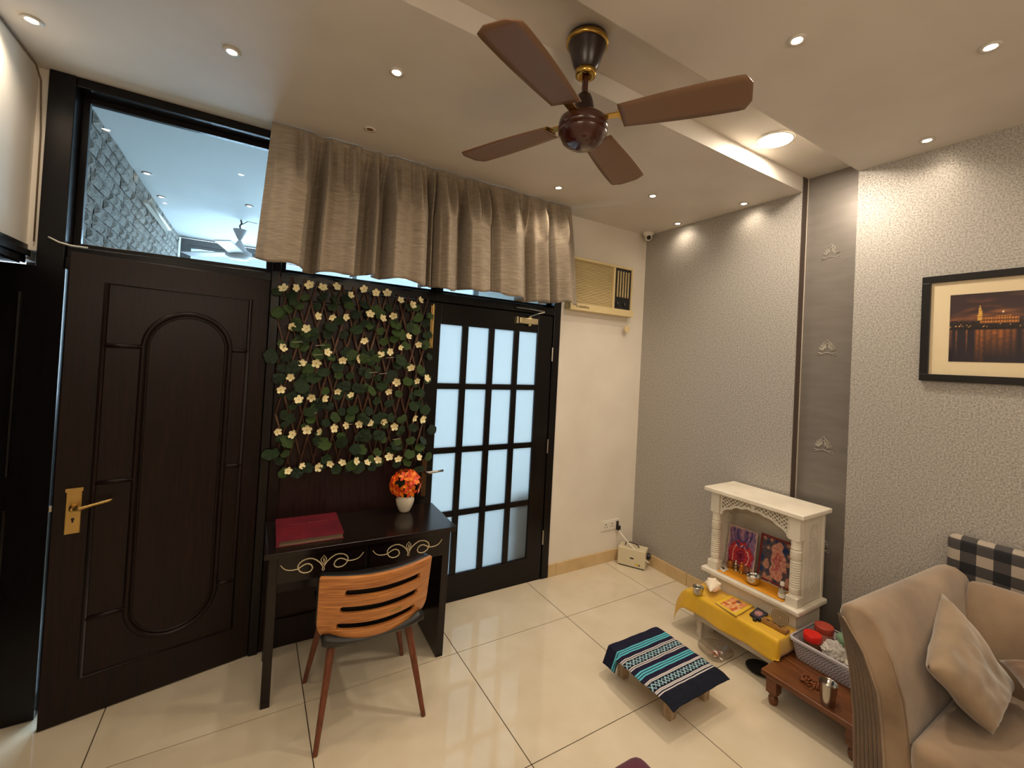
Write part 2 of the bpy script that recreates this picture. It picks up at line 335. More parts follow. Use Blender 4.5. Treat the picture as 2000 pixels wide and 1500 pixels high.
MB().tube([(hx, .045, hz+.02), (hx-.02, .05, hz+.018), (hx-.06, .05, hz+.028), (hx-.105, .046, hz+.036), (hx-.125, .044, hz+.038)], [.010, .011, .008, .009, .011], 8, flat=.7).build('lever', M_brass, hp, smooth=True)
MB().lathe([(.006, 0), (.006, .002)], 12, mtx=Matrix.Translation((hx, .006, hz-.035))@Matrix.Rotation(-PI/2, 4, 'X')).box(hx-.003, hx+.003, .006, .008, hz-.05, hz-.035).build('keyhole', M_blackp, hp)
MB().box(DL, DL+.012, -.03, -.012, hz+.005, hz+.03).build('latch', M_chrome, d1, bevel=.002)
# ------------------------------------------------------------------ glass door
GX0, GX1 = -2.043, -1.008
d2 = thing('door_2', 'dark wooden door with sixteen frosted glass panes', 'door', (GX0, .0, 0), kind='structure')
W = GX1-GX0; p0, pw, mw = .094, .166, .046; pz0, ph, mh = .19, .407, .041
ys = (.0, .04)
def dbox(nm, x0, x1, z0, z1, dy=0): return MB().box(x0, x1, ys[0]+dy, ys[1]-dy, z0, z1).build(nm, M_black, d2, bevel=.003)
xr = p0+4*pw+3*mw; zt = pz0+4*ph+3*mh
dbox('stile', 0, p0, .004, 2.086); dbox('stile', xr, W, .004, 2.086); dbox('rail', p0, xr, .004, pz0); dbox('rail', p0, xr, zt, 2.086)
for k in range(3): dbox('glazing_bar', p0+(k+1)*pw+k*mw, p0+(k+1)*(pw+mw), pz0, zt, .002)
for j in range(3):
    for k in range(4): dbox('glazing_bar', p0+k*(pw+mw), p0+k*(pw+mw)+pw, pz0+(j+1)*ph+j*mh, pz0+(j+1)*(ph+mh), .004)
pm = MB().box(0, pw, .017, .022, 0, ph).mesh('pane', M_frost)
for j in range(4):
    for k in range(4): inst('pane', pm, d2, (p0+k*(pw+mw), 0, pz0+j*(ph+mh)))
for z in (.33, 1.05, 1.78): MB().tube([(W+.002, -.008, z-.055), (W+.002, -.008, z+.055)], .007, 8).build('hinge', M_chrome, d2)
bo = MB().box(.018, .03, -.006, 0, 1.77, 2.06).box(.036, .042, -.006, 0, 1.77, 2.06).tube([(.033, -.008, 1.78), (.033, -.008, 2.07)], .005, 8).build('tower_bolt', M_brass, d2)
MB().box(.005, .022, -.01, 0, 1.12, 1.40).build('pull_bar', M_dwood2, d2, bevel=.003)
hp2 = MB().box(.014, .05, -.007, 0, .77, 1.02).build('handle_plate', mat('antique_brass', S(96, 70, 46), .4, .8), d2, bevel=.003)
MB().tube([(.032, -.005, .94), (.032, -.05, .94), (.05, -.056, .94), (.10, -.054, .942), (.15, -.05, .944)], [.009, .009, .010, .008, .008], 8).build('lever', M_chrome, hp2, smooth=True)
dc = MB().box(.70, .865, -.045, -.002, 2.0, 2.045).build('door_closer', mat('pale_brass', S(206, 190, 150), .35, .8), d2, bevel=.006)
MB().lathe([(.014, 0), (.014, .012), (.008, .016)], 14, (.80, -.024, 2.045)).lathe([(.012, -.014), (.014, 0)], 14, (.80, -.024, 2.0)).box(.675, .69, -.04, -.004, 1.998, 2.047).build('spindle', MATS['pale_brass'], dc)
MB().tube([(.80, -.024, 2.062), (.86, -.05, 2.085), (.91, -.06, 2.10)], [.008, .006, .006], 8, flat=.6).tube([(.91, -.06, 2.105), (.78, -.03, 2.115), (.68, -.018, 2.118)], .006, 8, flat=.6).build('closer_arm', M_chrome, dc)
# ------------------------------------------------------------------ the bright room beyond
M_stone = mat('rough_stone', S(176, 170, 162), .85, noise_col=(S(132, 126, 118), 9, 6, .35, .7), bump=(22, .9))
M_awhite = mat('room_white', S(222, 224, 224), .7)
FX, FY, FZ = -3.83, 3.62, 2.965
af = MB().box(FX, 1.6, .14, FY+.1, -.12, 0).build('floor_beyond', M_tile); tag(af, 'pale tiled floor of the bright room beyond the glass door', 'floor', kind='structure')
ac_ = MB().box(FX-.1, 1.6, .14, FY+.1, FZ, 3.1).build('ceiling_beyond', M_awhite); tag(ac_, 'white ceiling of the bright room seen through the transom window', 'ceiling', kind='structure')
aw = MB().box(1.5, 1.6, .14, FY+.1, 0, FZ).build('wall_beyond', M_awhite); tag(aw, 'plain white side wall of the bright room beyond', 'wall', kind='structure')
aws = MB().box(FX-.14, FX-.03, .14, FY+.1, 0, FZ).build('wall_stone', mat('stone_joint', S(96, 92, 88), .9)); tag(aws, 'rough grey split stone wall seen through the transom window', 'wall', kind='structure')
random.seed(11)
stones = []
for k in range(5):
    sb = MB(); nu, nv = 5, 3
    def sf(u, v, k=k):
        e = min(u, 1-u, v, 1-v); d = .012+(.016+.012*noise.noise((u*3+k*7, v*3, k))) * (1 if e > .01 else 0)
        return (d, (u-.5)+.03*noise.noise((u*4, v*4, k+.5)), v-.5+.06*noise.noise((u*4, v*4, k+9.5)))
    sb.grid(nu, nv, sf); stones.append(sb.mesh('stone', M_stone, recalc=False))
rows = [2.975-.078*i for i in range(1, 16)]
for ri, z in enumerate(rows):
    y = .14+rnd(-.15, 0)
    while y < FY:
        L = rnd(.10, .22)
        if y+L > .16:
            y0, y1 = max(y, .145), min(y+L, FY-.005)
            if y1-y0 > .04: inst('stone', random.choice(stones), aws, (FX-.03, (y0+y1)/2, z+.03), (0, 0, 0), (rnd(.5, .9), y1-y0-.006, .073))
        y += L
# far wall: wide window
wfb = MB().box(FX, 1.5, FY, FY+.1, 0, .95).box(.05, 1.5, FY, FY+.1, .95, FZ).build('wall_far', M_awhite); tag(wfb, 'white wall under the far bright window', 'wall', kind='structure')
w3 = thing('window_3', 'wide bright far window with a grey frame in the room beyond', 'window', (FX, FY, .95), kind='structure')
M_alu = mat('grey_aluminium', S(120, 122, 124), .4, .6)
WW = .05-FX
for q in ((0, .07, 0, 2.0), (WW-.05, WW, 0, 2.0), (.07, WW-.05, 0, .05), (.07, WW-.05, 1.93, 2.0)): MB().box(q[0], q[1], .02, .08, q[2], q[3]).build('frame', M_alu, w3)
for k in range(4):
    a = .07+(WW-.12)*k/4; c = .07+(WW-.12)*(k+1)/4
    MB().box(a, a+.03, .03, .07, .05, 1.93).box(c-.03, c, .03, .07, .05, 1.93).box(a+.03, c-.03, .03, .07, .05, .085).box(a+.03, c-.03, .03, .07, 1.895, 1.93).build('sash', M_alu, w3)
    MB().box(a+.03, c-.03, .048, .052, .085, 1.895).build('pane', M_glass, w3)
# ------------------------------------------------------------------ lamps
WARM = (1.0, .83, .63)
M_lamp = emission('lamp_glow', (1, .86, .66, 1), 40)
M_panelglow = emission('panel_glow', (1, .9, .76, 1), 9)
M_off = mat('lamp_unlit', S(120, 84, 52), .4)
ring = MB().lathe([(.018, 0), (.031, 0), (.033, -.004), (.02, -.006), (.017, -.003), (.018, 0)], 24).mesh('trim_ring', M_ceil, smooth=True)
lens = MB().lathe([(.0, -.0042), (.014, -.0046), (.0195, -.0025)], 20).mesh('lens', M_lamp)
lens_off = MB().lathe([(.0, -.0042), (.014, -.0046), (.0195, -.0025)], 20).mesh('lens_unlit', M_off)
def downlight(x, y, z, label, watt=9, lit=True, vis=True, group='small recessed ceiling downlights', spot=2.5, col=WARM):
    t = thing('downlight', label, 'ceiling light', (x, y, z), group=group)
    inst('trim_ring', ring, t); inst('lens', lens if lit else lens_off, t)
    if lit and watt:
        l = bpy.data.lights.new('downlight_beam', 'SPOT'); l.energy = watt; l.color = col; l.spot_size = spot; l.spot_blend = 1.0; l.shadow_soft_size = .02
        o = bpy.data.objects.new('downlight_beam', l); COL.objects.link(o); o.parent = t; o.location = (0, 0, -.012)
    return t
LP = [((62, 38), 'lit downlight in the ceiling corner above the left wall'), ((453, 100), 'lit downlight second from the left wall, alone above the transom window'),
      ((775, 140), 'lit downlight left of the fan, above the curtain middle'), ((972, 281), 'lit downlight just left of the fan motor'),
      ((1197, 300), 'lit downlight just right of the fan motor'), ((1091, 366), 'lit downlight close to the curtain, below the fan motor'),
      ((1275, 382), 'lit downlight above the air conditioner'), ((1453, 397), 'lit downlight at the wallpaper wall beside the ceiling channel'),
      ((1330, 438), 'lit downlight beside the security camera in the corner')]
for (a, c), lab in LP:
    q = px(a, c, 2, H1); x = min(q.x, -.085); downlight(x, q.y, H1, lab, 3.6 if x > -.2 else 10)
q = px(723, 252, 2, H1); downlight(q.x, q.y, H1, 'unlit brown downlight above the curtain', lit=False)
for (a, c), lab in (((1557, 77), 'lit downlight right of the fan, top right of the ceiling'), ((1935, 90), 'lit downlight in the top right corner of the picture'), ((1811, 273), 'lit downlight above the framed city picture')):
    q = px(a, c, 2, H3); downlight(min(q.x, -.15), q.y, H3, lab, 3.4 if q.x > -.4 else 10)
for x, y in ((-.12, -3.4), (-.85, -3.8), (-1.45, -3.3), (-2.1, -2.6), (-2.7, -3.3), (-2.1, -3.9), (-3.2, -2.4), (-3.4, -3.6), (-3.78, -2.0), (-2.75, -2.0)):
    downlight(x, y, H3, 'lit downlight behind the viewer, outside the photograph', group='downlights behind the viewer')
for nm_, loc_, rz_, lab_ in (('fill_tube_light', (-2.0, YB, 2.35), 0, 'added fill tube light on the wall behind the viewer'), ('fill_tube_light', (XL, -3.2, 2.35), -PI/2, 'added fill tube light on the left wall behind the viewer')):  # unseen tubes, added as fill to lift the ceiling brightness
    t = thing(nm_, lab_, 'wall light', loc_, rz_, group='added fill tube lights behind the viewer')
    MB().box(-.62, .62, .002, .03, -.02, .02).build('housing', M_white, t, bevel=.003)
    MB().tube([(-.6, .045, 0), (.6, .045, 0)], .013, 12).build('tube', emission('fill_tube_glow', (1, .9, .75, 1), 8), t, smooth=True)
    l = bpy.data.lights.new('fill_tube_beam', 'AREA'); l.shape = 'RECTANGLE'; l.size = 1.2; l.size_y = .04; l.energy = 9; l.color = (1, .84, .64); l.spread = PI
    o = bpy.data.objects.new('fill_tube_beam', l); COL.objects.link(o); o.parent = t; o.location = (0, .062, 0); o.rotation_euler = (PI/2, 0, 0)
q = px(1514, 272, 2, HR)
pl = thing('panel_light', 'bright round panel light in the sunk ceiling channel', 'ceiling light', (q.x, q.y, HR))
MB().lathe([(.096, 0), (.098, -.006), (.088, -.009), (.087, 0)], 40).build('rim', M_white, pl, smooth=True)
MB().lathe([(0, -.0075), (.087, -.0075)], 40).build('diffuser', M_panelglow, pl)
l = bpy.data.lights.new('panel_beam', 'AREA'); l.shape = 'DISK'; l.size = .16; l.energy = 14; l.color = (1, .86, .68)
o = bpy.data.objects.new('panel_beam', l); COL.objects.link(o); o.parent = pl; o.location = (0, 0, -.012)
# ------------------------------------------------------------------ ceiling fan
M_fan = mat('fan_maroon', S(62, 26, 20), .2, coat=.4)
M_fand = mat('fan_dark', S(40, 26, 24), .3)
M_blade = mat('fan_blade', S(122, 90, 66), .4)
M_gold = mat('fan_gold', S(196, 160, 84), .25, 1)
FC = Vector((-1.964, -1.483, HR))
fan = thing('ceiling_fan', 'maroon ceiling fan with four broad brown blades and gold trim', 'ceiling fan', FC)
MB().lathe([(.0, 0), (.06, 0), (.078, -.012), (.08, -.03), (.075, -.045), (.064, -.08), (.05, -.125), (.036, -.145), (.0, -.145)], 32).build('upper_canopy', M_fand, fan, smooth=True, auto=.8)
MB().lathe([(.076, -.022), (.084, -.026), (.084, -.038), (.077, -.042)], 32).build('canopy_band', M_gold, fan, smooth=True)
MB().lathe([(.034, -.138), (.042, -.142), (.04, -.165), (.025, -.168), (.02, -.145)], 24).build('canopy_ring', M_gold, fan, smooth=True)
MB().lathe([(.0125, -.15), (.0125, -.27)], 16).build('rod', M_fan, fan, smooth=True, auto=.8)
MB().lathe([(.014, -.235), (.026, -.242), (.034, -.262), (.042, -.30), (.046, -.326), (.0, -.326)], 24).build('lower_canopy', M_fand, fan, smooth=True, auto=.8)
MB().lathe([(.0, -.322), (.05, -.322), (.078, -.332), (.094, -.345), (.098, -.362), (.098, -.378), (.094, -.384), (.097, -.39), (.096, -.402), (.085, -.416), (.078, -.432), (.055, -.447), (.025, -.454), (.0, -.455)], 40).build('motor', M_fan, fan, smooth=True, auto=.9)
MB().lathe([(.05, -.318), (.056, -.322), (.056, -.33), (.05, -.332)], 28).build('motor_band', M_gold, fan, smooth=True)
# blades: directions read on the blade plane
zb = FC.z-.352
bl = MB()
def bf(u, v):
    x = .15+.45*u; wd = .062+.022*math.sin(min(1, u*1.25)*PI*.5); wd *= math.sqrt(max(.0, 1-max(0, (u-.93)/.07)**2*.75))
    y = (v-.5)*2*wd; return (x, y, -.006*u-.16*y*.9)
bl.grid(20, 6, bf); bme = bl.mesh('blade', M_blade, smooth=True)
bk = MB().box(.085, .20, -.016, .016, -.003, .003).prism([(.15, -.04), (.21, -.03), (.23, 0), (.21, .03), (.15, .04), (.135, 0)], lambda u, v, w_: (u, v, w_-.16*v), -.004, .006).mesh('blade_bracket', M_gold)
for (a, c) in ((1390, 190), (935, 300), (1215, 335), (1062, 150)):
    q = px(a, c, 2, zb); an = math.atan2(q.y-FC.y, q.x-FC.x)
    b_ = inst('blade', bme, fan, (0, 0, -.352), (0, 0, an)); mo_ = b_.modifiers.new('solid', 'SOLIDIFY'); mo_.thickness = .004
    inst('blade_bracket', bk, b_, (0, 0, .006))
# ------------------------------------------------------------------ security camera
cc = thing('security_camera', 'white dome security camera on the ceiling in the corner', 'camera', (-.062, -.075, H1))
MB().lathe([(0, 0), (.047, 0), (.048, -.012), (.043, -.022), (.034, -.028), (0, -.028)], 28).build('base', M_white, cc, smooth=True, auto=.6)
hb = MB().lathe([(.034*math.cos(a), .034*math.sin(a)) for a in [-PI/2+PI*k/12 for k in range(13)]], 24).build('eyeball', M_white, cc, (-.002, -.004, -.04), smooth=True)
dirc = (CAM+Vector((.9, 0, -.5))-Vector((-.062, -.075, H1-.04))).normalized(); rotq = dirc.to_track_quat('Z', 'Y').to_matrix().to_4x4()
MB().lathe([(0, .034), (.012, .0345), (.019, .03), (.02, .026)], 20, mtx=rotq).build('lens', M_blackp, hb)
# ------------------------------------------------------------------ window air conditioner
M_ac = mat('aged_cream_plastic', S(218, 198, 150), .45)
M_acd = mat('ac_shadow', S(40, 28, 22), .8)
ac = thing('air_conditioner', 'old cream window air conditioner set in the wall near the corner', 'air conditioner', (-.888, 0, 2.15))
AW, AH = .685, .435
MB().box(0, .018, -.055, 0, .06, AH).box(AW-.018, AW, -.055, 0, .06, AH).box(.018, AW-.018, -.055, 0, AH-.02, AH).box(.455, .478, -.055, 0, .06, AH-.02).build('casing', M_ac, ac, bevel=.003)
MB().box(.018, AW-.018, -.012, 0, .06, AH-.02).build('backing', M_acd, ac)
sl = MB().box(0, .437, -.006, .006, -.0018, .0018, mtx=Matrix.Rotation(.9, 4, 'X')).mesh('slat', M_ac)
for k in range(27): inst('slat', sl, ac, (.018, -.035, .071+k*.0131))
MB().box(.478, AW-.018, -.045, -.012, .06, AH-.02).build('control_panel', M_blackp, ac)
lv = MB().box(-.0035, .0035, -.012, 0, 0, .225).mesh('louver', M_ac)
for k in range(5): inst('louver', lv, ac, (.508+k*.031, -.045, .165))
MB().lathe([(.016, 0), (.014, .012), (0, .012)], 16, mtx=Matrix.Translation((.52, -.045, .105))@Matrix.Rotation(PI/2, 4, 'X')).build('knob', mat('dark_grey_plastic', S(48, 48, 50), .4), ac, smooth=True)
MB().lathe([(.016, 0), (.014, .012), (0, .012)], 16, mtx=Matrix.Translation((.60, -.045, .105))@Matrix.Rotation(PI/2, 4, 'X')).build('knob', MATS['dark_grey_plastic'], ac, smooth=True)
ts = MB().box(-.012, AW+.005, -.075, -.0, 0, .058).build('bottom_trim', M_ac, ac, bevel=.004)
text('lettering', 'O GENERAL', .026, mat('ac_ink', S(70, 46, 24), .6), ts, (.115, -.0762, .03), (PI/2, 0, 0))
tg = thing('hanging_tag', 'small round cream tag on a string below the air conditioner', 'tag', (-.245, -.035, 2.15))
MB().tube([(.035, -.01, 0), (.035, -.012, -.05), (.022, -.012, -.085)], .0018, 6).tube([(.035, -.01, 0), (.046, -.012, -.045), (.022, -.012, -.085)], .0018, 6).build('string', M_white, tg)
MB().lathe([(0, -.003), (.03, -.003), (.03, .003), (0, .003)], 24, mtx=Matrix.Translation((.005, -.012, -.105))@Matrix.Rotation(PI/2, 4, 'X')).build('disc', M_ac, tg)
# ------------------------------------------------------------------ curtain
M_curt = mat('slubbed_curtain', S(168, 153, 134), .7, noise_col=(S(126, 113, 98), 30, 5, .3, .75), sheen=.25, scale=(.5, .5, 6), bump=(60, .25))
keys = [(80, .02), (140, .035), (230, .05), (320, .045), (352, .02), (366, -.035), (400, -.042), (425, -.02), (442, .03), (500, .02), (560, .028), (618, .045), (634, .03), (644, -.035), (690, -.04), (728, -.02), (742, .03), (756, .02), (768, -.04), (812, -.04), (828, .0), (845, .045), (930, .03), (1000, .045), (1036, .03), (1048, -.035), (1076, -.03), (1090, .0), (1104, -.03), (1122, .02), (1150, .045), (1205, .03), (1218, -.01), (1240, .0), (1258, -.03), (1276, -.035), (1292, .035), (1340, .045), (1395, .035), (1420, -.01), (1436, .01), (1460, .035), (1540, .045), (1596, .03), (1610, -.03), (1640, .0), (1654, -.025), (1690, .015), (1738, .035), (1752, -.03), (1790, -.035), (1806, .02), (1850, .04), (1900, .02), (1925, .01)]
kx = []
for a, d in keys:
    X, Y = 480+a/3.03, 240+(a*.27+430)/3.03
    kx.append((px(X, Y, 1, -.09).x, d))
def kd(x):
    if x <= kx[0][0]: return kx[0][1]
    for i in range(len(kx)-1):
        if x <= kx[i+1][0]:
            t = (x-kx[i][0])/(kx[i+1][0]-kx[i][0]); t = t*t*(3-2*t); return kx[i][1]+(kx[i+1][1]-kx[i][1])*t
    return kx[-1][1]
pleat = [px(480+a/3.03, 240+(a*.27+80)/3.03, 1, -.09).x for a in (350, 480, 620, 755, 855, 1000, 1095, 1210, 1330, 1400, 1530, 1650, 1725, 1840)]
x0m, x1m = kx[0][0], kx[-1][0]
def cf(u, v):
    xm = x0m+(x1m-x0m)*u; t = v  # 0 top .. 1 bottom
    xt = -3.005+1.995*u; xb = -3.06+2.165*u
    x = xm+(xt-(x0m+(x1m-x0m)*u))*(1-t)*.8+(xb-xm)*max(0, t-.5)*.8
    amp = .10+1.0*min(1, t*2.4)
    y = -.135-kd(xm)*amp*2.7
    pn = min(abs(x-q) for q in pleat)
    if t < .42: k_ = math.sin(min(1, t/.42)*PI)**.6; y -= .05*math.exp(-(pn/.011)**2)*k_; y += .03*math.exp(-((pn-.028)/.016)**2)*k_
    z = 2.928-(.762+.012*math.sin(xm*9+1)+.008*math.sin(xm*31)+.25*kd(xm))*t
    y += .004*noise.noise((x*14, t*5, 2.2))*t
    return (x, min(y, -.03), z)
cu = thing('pleated_curtain', 'short pleated taupe curtain hanging across the transom windows', 'curtain', (-2.0, -.09, 2.928))
def cf2(u, v): q = cf(u, v); return (q[0]+2.0, q[1]+.09, q[2]-2.928)
MB().grid(560, 40, cf2).build('cloth', M_curt, cu, smooth=True, solid=.002)
MB().box(-1.0, .985, .0, .016, -.012, .001).build('track', M_white, cu)
# ------------------------------------------------------------------ artificial creeper on a willow trellis
M_leaf = [mat('leaf_green_%d' % k, c, .32, noise_col=(c2, 60, 3, .35, .7), bump=(70, .6)) for k, (c, c2) in enumerate(((S(30, 50, 28), S(54, 78, 42)), (S(24, 42, 27), S(42, 64, 38)), (S(46, 72, 34), S(84, 108, 54))))]
M_petal = mat('cream_petal', S(238, 226, 178), .55); M_eye = mat('yellow_eye', S(206, 172, 60), .6); M_twig = mat('willow_twig', S(104, 74, 56), .7, noise_col=(S(70, 48, 38), 30, 3, .3, .7))
leafm = []
for k in range(6):
    lb = MB(); n = 18; rim = []
    for i in range(n):
        a = 2*PI*i/n; r = 1-.28*math.exp(-((a-PI/2)/.32)**2) + .05*math.sin(a*5+k); rim.append((r*math.cos(a), r*math.sin(a)*.98))
    vs = [(0, .12, -.0)]+[(x*.55, y*.55, .10+.05*math.sin(5*i)) for i, (x, y) in enumerate(rim)]+[(x, y, .02+.14*math.sin(i*2.1+k)*(.6+.4*math.sin(k))) for i, (x, y) in enumerate(rim)]
    fs = [(0, 1+i, 1+(i+1) % n) for i in range(n)]+[(1+i, 1+n+i, 1+n+(i+1) % n, 1+(i+1) % n) for i in range(n)]
    leafm.append(lb.add(vs, fs).mesh('leaf', M_leaf[k % 3], smooth=True, recalc=False))
fb = MB()
for k in range(5):
    a0 = 2*PI*k/5
    pts = [(.12, -.10), (.55, -.42), (.95, -.30), (1.02, 0), (.95, .30), (.55, .42), (.12, .10)]
    vs = [(u*math.cos(a0)-v*math.sin(a0), u*math.sin(a0)+v*math.cos(a0), .10+.28*u*u-.2*abs(v)) for u, v in pts]+[(.5*math.cos(a0), .5*math.sin(a0), .08)]
    fb.add(vs, [(i, i+1, 7) for i in range(6)]+[(6, 0, 7)], 0)
fb.lathe([(0, .22), (.12, .2), (.16, .1)], 8, mi=1); flowm = fb.mesh('flower', [M_petal, M_eye], recalc=False)
TY = -.03
tl = thing('flower_trellis', 'willow trellis of artificial green leaves and cream flowers on the dark panel', 'wall trellis', (-2.48, -.008, 1.02))
def tp(zx, zy, y=TY): q = px(500+zx/3, 500+zy/3, 1, y); return Vector((q.x+2.48, q.y+.008, q.z-1.02))
random.seed(5)
# diagonal sticks of the expanding lattice
def stick(a, c, r):
    a = Vector(a); c = Vector(c); mid = (a+c)/2+Vector((rnd(-.006, .006), rnd(-.004, .004), 0))
    MB().tube([a, mid, c], [r, r*1.05, r*.85], 6).build('stick', M_twig, tl, smooth=True)
TL, TR_, BL_, BR_ = tp(135, 110), tp(1010, 250), tp(105, 1255), tp(985, 1200)
def tq(u, v, y): a = TL.lerp(TR_, u); c = BL_.lerp(BR_, u); q = a.lerp(c, v); return (q.x, y, q.z)
NS = 13; dv_ = .36
for layer, sg, yy in ((0, 1, -.010), (1, -1, -.019)):
    for i in range(-4, NS+5):
        u0 = i/NS; du = sg*4.2/NS
        # clip to the rectangle
        ts_ = [0.0, 1.0]
        if du > 0: lo = max(0, (0-u0)/du); hi = min(1, (1-u0)/du)
        else: lo = max(0, (1-u0)/du); hi = min(1, (0-u0)/du)
        if hi-lo < .12: continue
        stick(tq(u0+du*lo, lo, yy), tq(u0+du*hi, hi, yy), rnd(.005, .0068))
def spun(a, b, c): return (Matrix.Rotation(PI/2+a, 3, 'X')@Matrix.Rotation(b, 3, 'Y')@Matrix.Rotation(c, 3, 'Z')).to_euler()
FLW = [(163,190),(238,187),(315,170),(392,185),(476,180),(553,230),(634,195),(704,215),(770,218),(848,260),(917,287),(964,260),(362,352),(445,358),(525,358),(668,340),(742,366),(808,352),(207,412),(297,427),(157,538),(418,565),(635,497),(892,470),(844,537),(787,562),(953,518),(732,580),(271,627),(353,628),(507,610),(596,603),(203,710),(912,655),(826,740),(945,732),(1001,718),(145,783),(250,843),(327,829),(400,835),(476,793),(558,815),(777,794),(928,950),(975,957),(748,970),(125,1030),(215,1046),(300,1018),(377,1030),(457,1010),(530,993),(605,985),(672,980),(812,1000),(187,1260),(268,1232),(362,1238),(433,1217),(508,1210),(586,1203),(651,1210),(716,1193),(781,1177),(955,1180),(835,1190)]
SMALL = {(207,412),(892,470),(844,537),(596,603),(203,710),(912,655),(400,835),(558,815),(586,1203),(445,358),(808,352),(377,1030)}
for f in FLW:
    p = tp(f[0], f[1], -.062+rnd(-.008, .008)); s = .0255*rnd(.85, 1.1); k = .55 if f in SMALL else 1
    inst('flower', flowm, tl, p, spun(rnd(-.6, .35), rnd(-.5, .5)+(.6 if k < 1 else 0)*random.choice((-1, 1)), rnd(0, 6)), (s, s*rnd(.75, 1), s))
LV = [(125,328,34),(90,588,44),(137,715,36),(85,1160,44),(215,655,52),(270,760,46),(205,820,26),(340,710,46),(380,683,26),(240,410,40),(440,412,36),(560,580,36),(515,765,42),(610,780,40),(680,790,34),(740,760,36),(590,430,40),(665,410,28),(730,440,30),(820,400,40),(825,450,34),(905,420,36),(950,360,34),(1020,350,30),(990,520,34),(850,610,44),(965,665,36),(800,690,36),(700,600,36),(635,600,36),(660,690,34),(890,735,34),(955,800,34),(990,900,36),(925,880,36),(855,955,36),(720,950,40),(630,955,42),(550,945,32),(465,945,34),(370,870,42),(320,910,38),(180,1090,40),(400,1100,44),(500,1090,44),(580,1130,40),(640,1060,40),(720,1050,40),(820,1110,40),(900,1160,36),(960,1120,36),(600,1240,40),(560,1225,36),(240,1270,36),(160,1270,30),(220,270,30),(450,300,30),(700,310,34),(890,300,30),(545,290,30),(330,470,40),(270,490,40),(480,650,36),(440,590,30),(300,1240,36),(680,1230,32),(470,1250,30)]
random.seed(21)
def put_leaf(zx, zy, r, y):
    p = tp(zx, zy, y); s = r/3*.00305
    inst('leaf', random.choice(leafm), tl, p, spun(rnd(-.7, .4), rnd(-.55, .55), rnd(-1.2, 1.2)), (s, s*rnd(.8, 1), s*rnd(.8, 1.6)))
for zx, zy, r in LV: put_leaf(zx, zy, r, -.05+rnd(-.006, .006))
cnt = 0
for j in range(15):
    for i in range(12):
        zx = 150+i*78+rnd(-26, 26)+(39 if j % 2 else 0); zy = 215+.12*(zx-150)+j*71+rnd(-22, 22)
        if zx > 1030 or zy > 1275: continue
        if random.random() < .22: continue
        put_leaf(zx, zy, rnd(24, 37), -.042+rnd(-.006, .008)); cnt += 1
for k in range(9):
    a = tp(150+rnd(0, 800), 250+rnd(0, 950), -.055); MB().tube([a, a+Vector((.05, -.004, .006))], .0014, 5).build('tie', mat('pale_tie', S(190, 182, 160), .6), tl)
# ------------------------------------------------------------------ helper: flat plate with cut-outs
def cutout(nu, nv, P, mask, d):
    """P(u, v, w): w = 0 front, 1 back"""
    b = MB(); ok = [[mask((i+.5)/nu, (j+.5)/nv) for i in range(nu)] for j in range(nv)]; idx = {}
    vs = []; fs = []
    def vid(i, j, w_):
        k = (i, j, w_)
        if k not in idx: idx[k] = len(vs); vs.append(P(i/nu, j/nv, w_))
        return idx[k]
    g = lambda i, j: 0 <= i < nu and 0 <= j < nv and ok[j][i]
    for j in range(nv):
        for i in range(nu):
            if not ok[j][i]: continue
            a, c, e, f = (i, j), (i+1, j), (i+1, j+1), (i, j+1)
            fs.append(tuple(vid(*q, 0) for q in (a, c, e, f))); fs.append(tuple(vid(*q, 1) for q in (f, e, c, a)))
            for (n_, s_, t_) in (((i, j-1), a, c), ((i+1, j), c, e), ((i, j+1), e, f), ((i-1, j), f, a)):
                if not g(*n_): fs.append((vid(*t_, 0), vid(*s_, 0), vid(*s_, 1), vid(*t_, 1)))
    return b.add(vs, fs)
def pillow(name, cs, th, m, parent=None, n=22, wr=.012, seed=0):
    A, B, C_, D = [Vector(q) for q in cs]; nr = ((B-A)+(C_-D)).cross((D-A)+(C_-B)).normalized()
    def f(side):
        def g(u, v):
            uu, vv = u*2-1, v*2-1; k = max(0, (1-uu**4)*(1-vv**4)); t = k**.55
            pu = u+(.5-u)*.10*(1-vv*vv)*0; pin = .07
            u2 = .5+(u-.5)*(1-pin*(1-abs(vv)**2)*abs(uu)); v2 = .5+(v-.5)*(1-pin*(1-abs(uu)**2)*abs(vv))
            p = (A*(1-u2)+B*u2)*(1-v2)+(D*(1-u2)+C_*u2)*v2
            w_ = wr*(noise.noise((u*5+seed, v*5, side*3.3))+.6*noise.noise((u*11+seed, v*4, side)))*t
            return p+nr*side*(th/2*t+w_)
        return g
    b = MB().grid(n, n, f(1)).grid(n, n, f(-1)); me = b.mesh(name, m, smooth=True)
    bm = bmesh.new(); bm.from_mesh(me); bmesh.ops.remove_doubles(bm, verts=bm.verts, dist=1e-4); bmesh.ops.recalc_face_normals(bm, faces=bm.faces); bm.to_mesh(me); bm.free()
    me.polygons.foreach_set('use_smooth', [True]*len(me.polygons))
    return inst(name, me, parent)
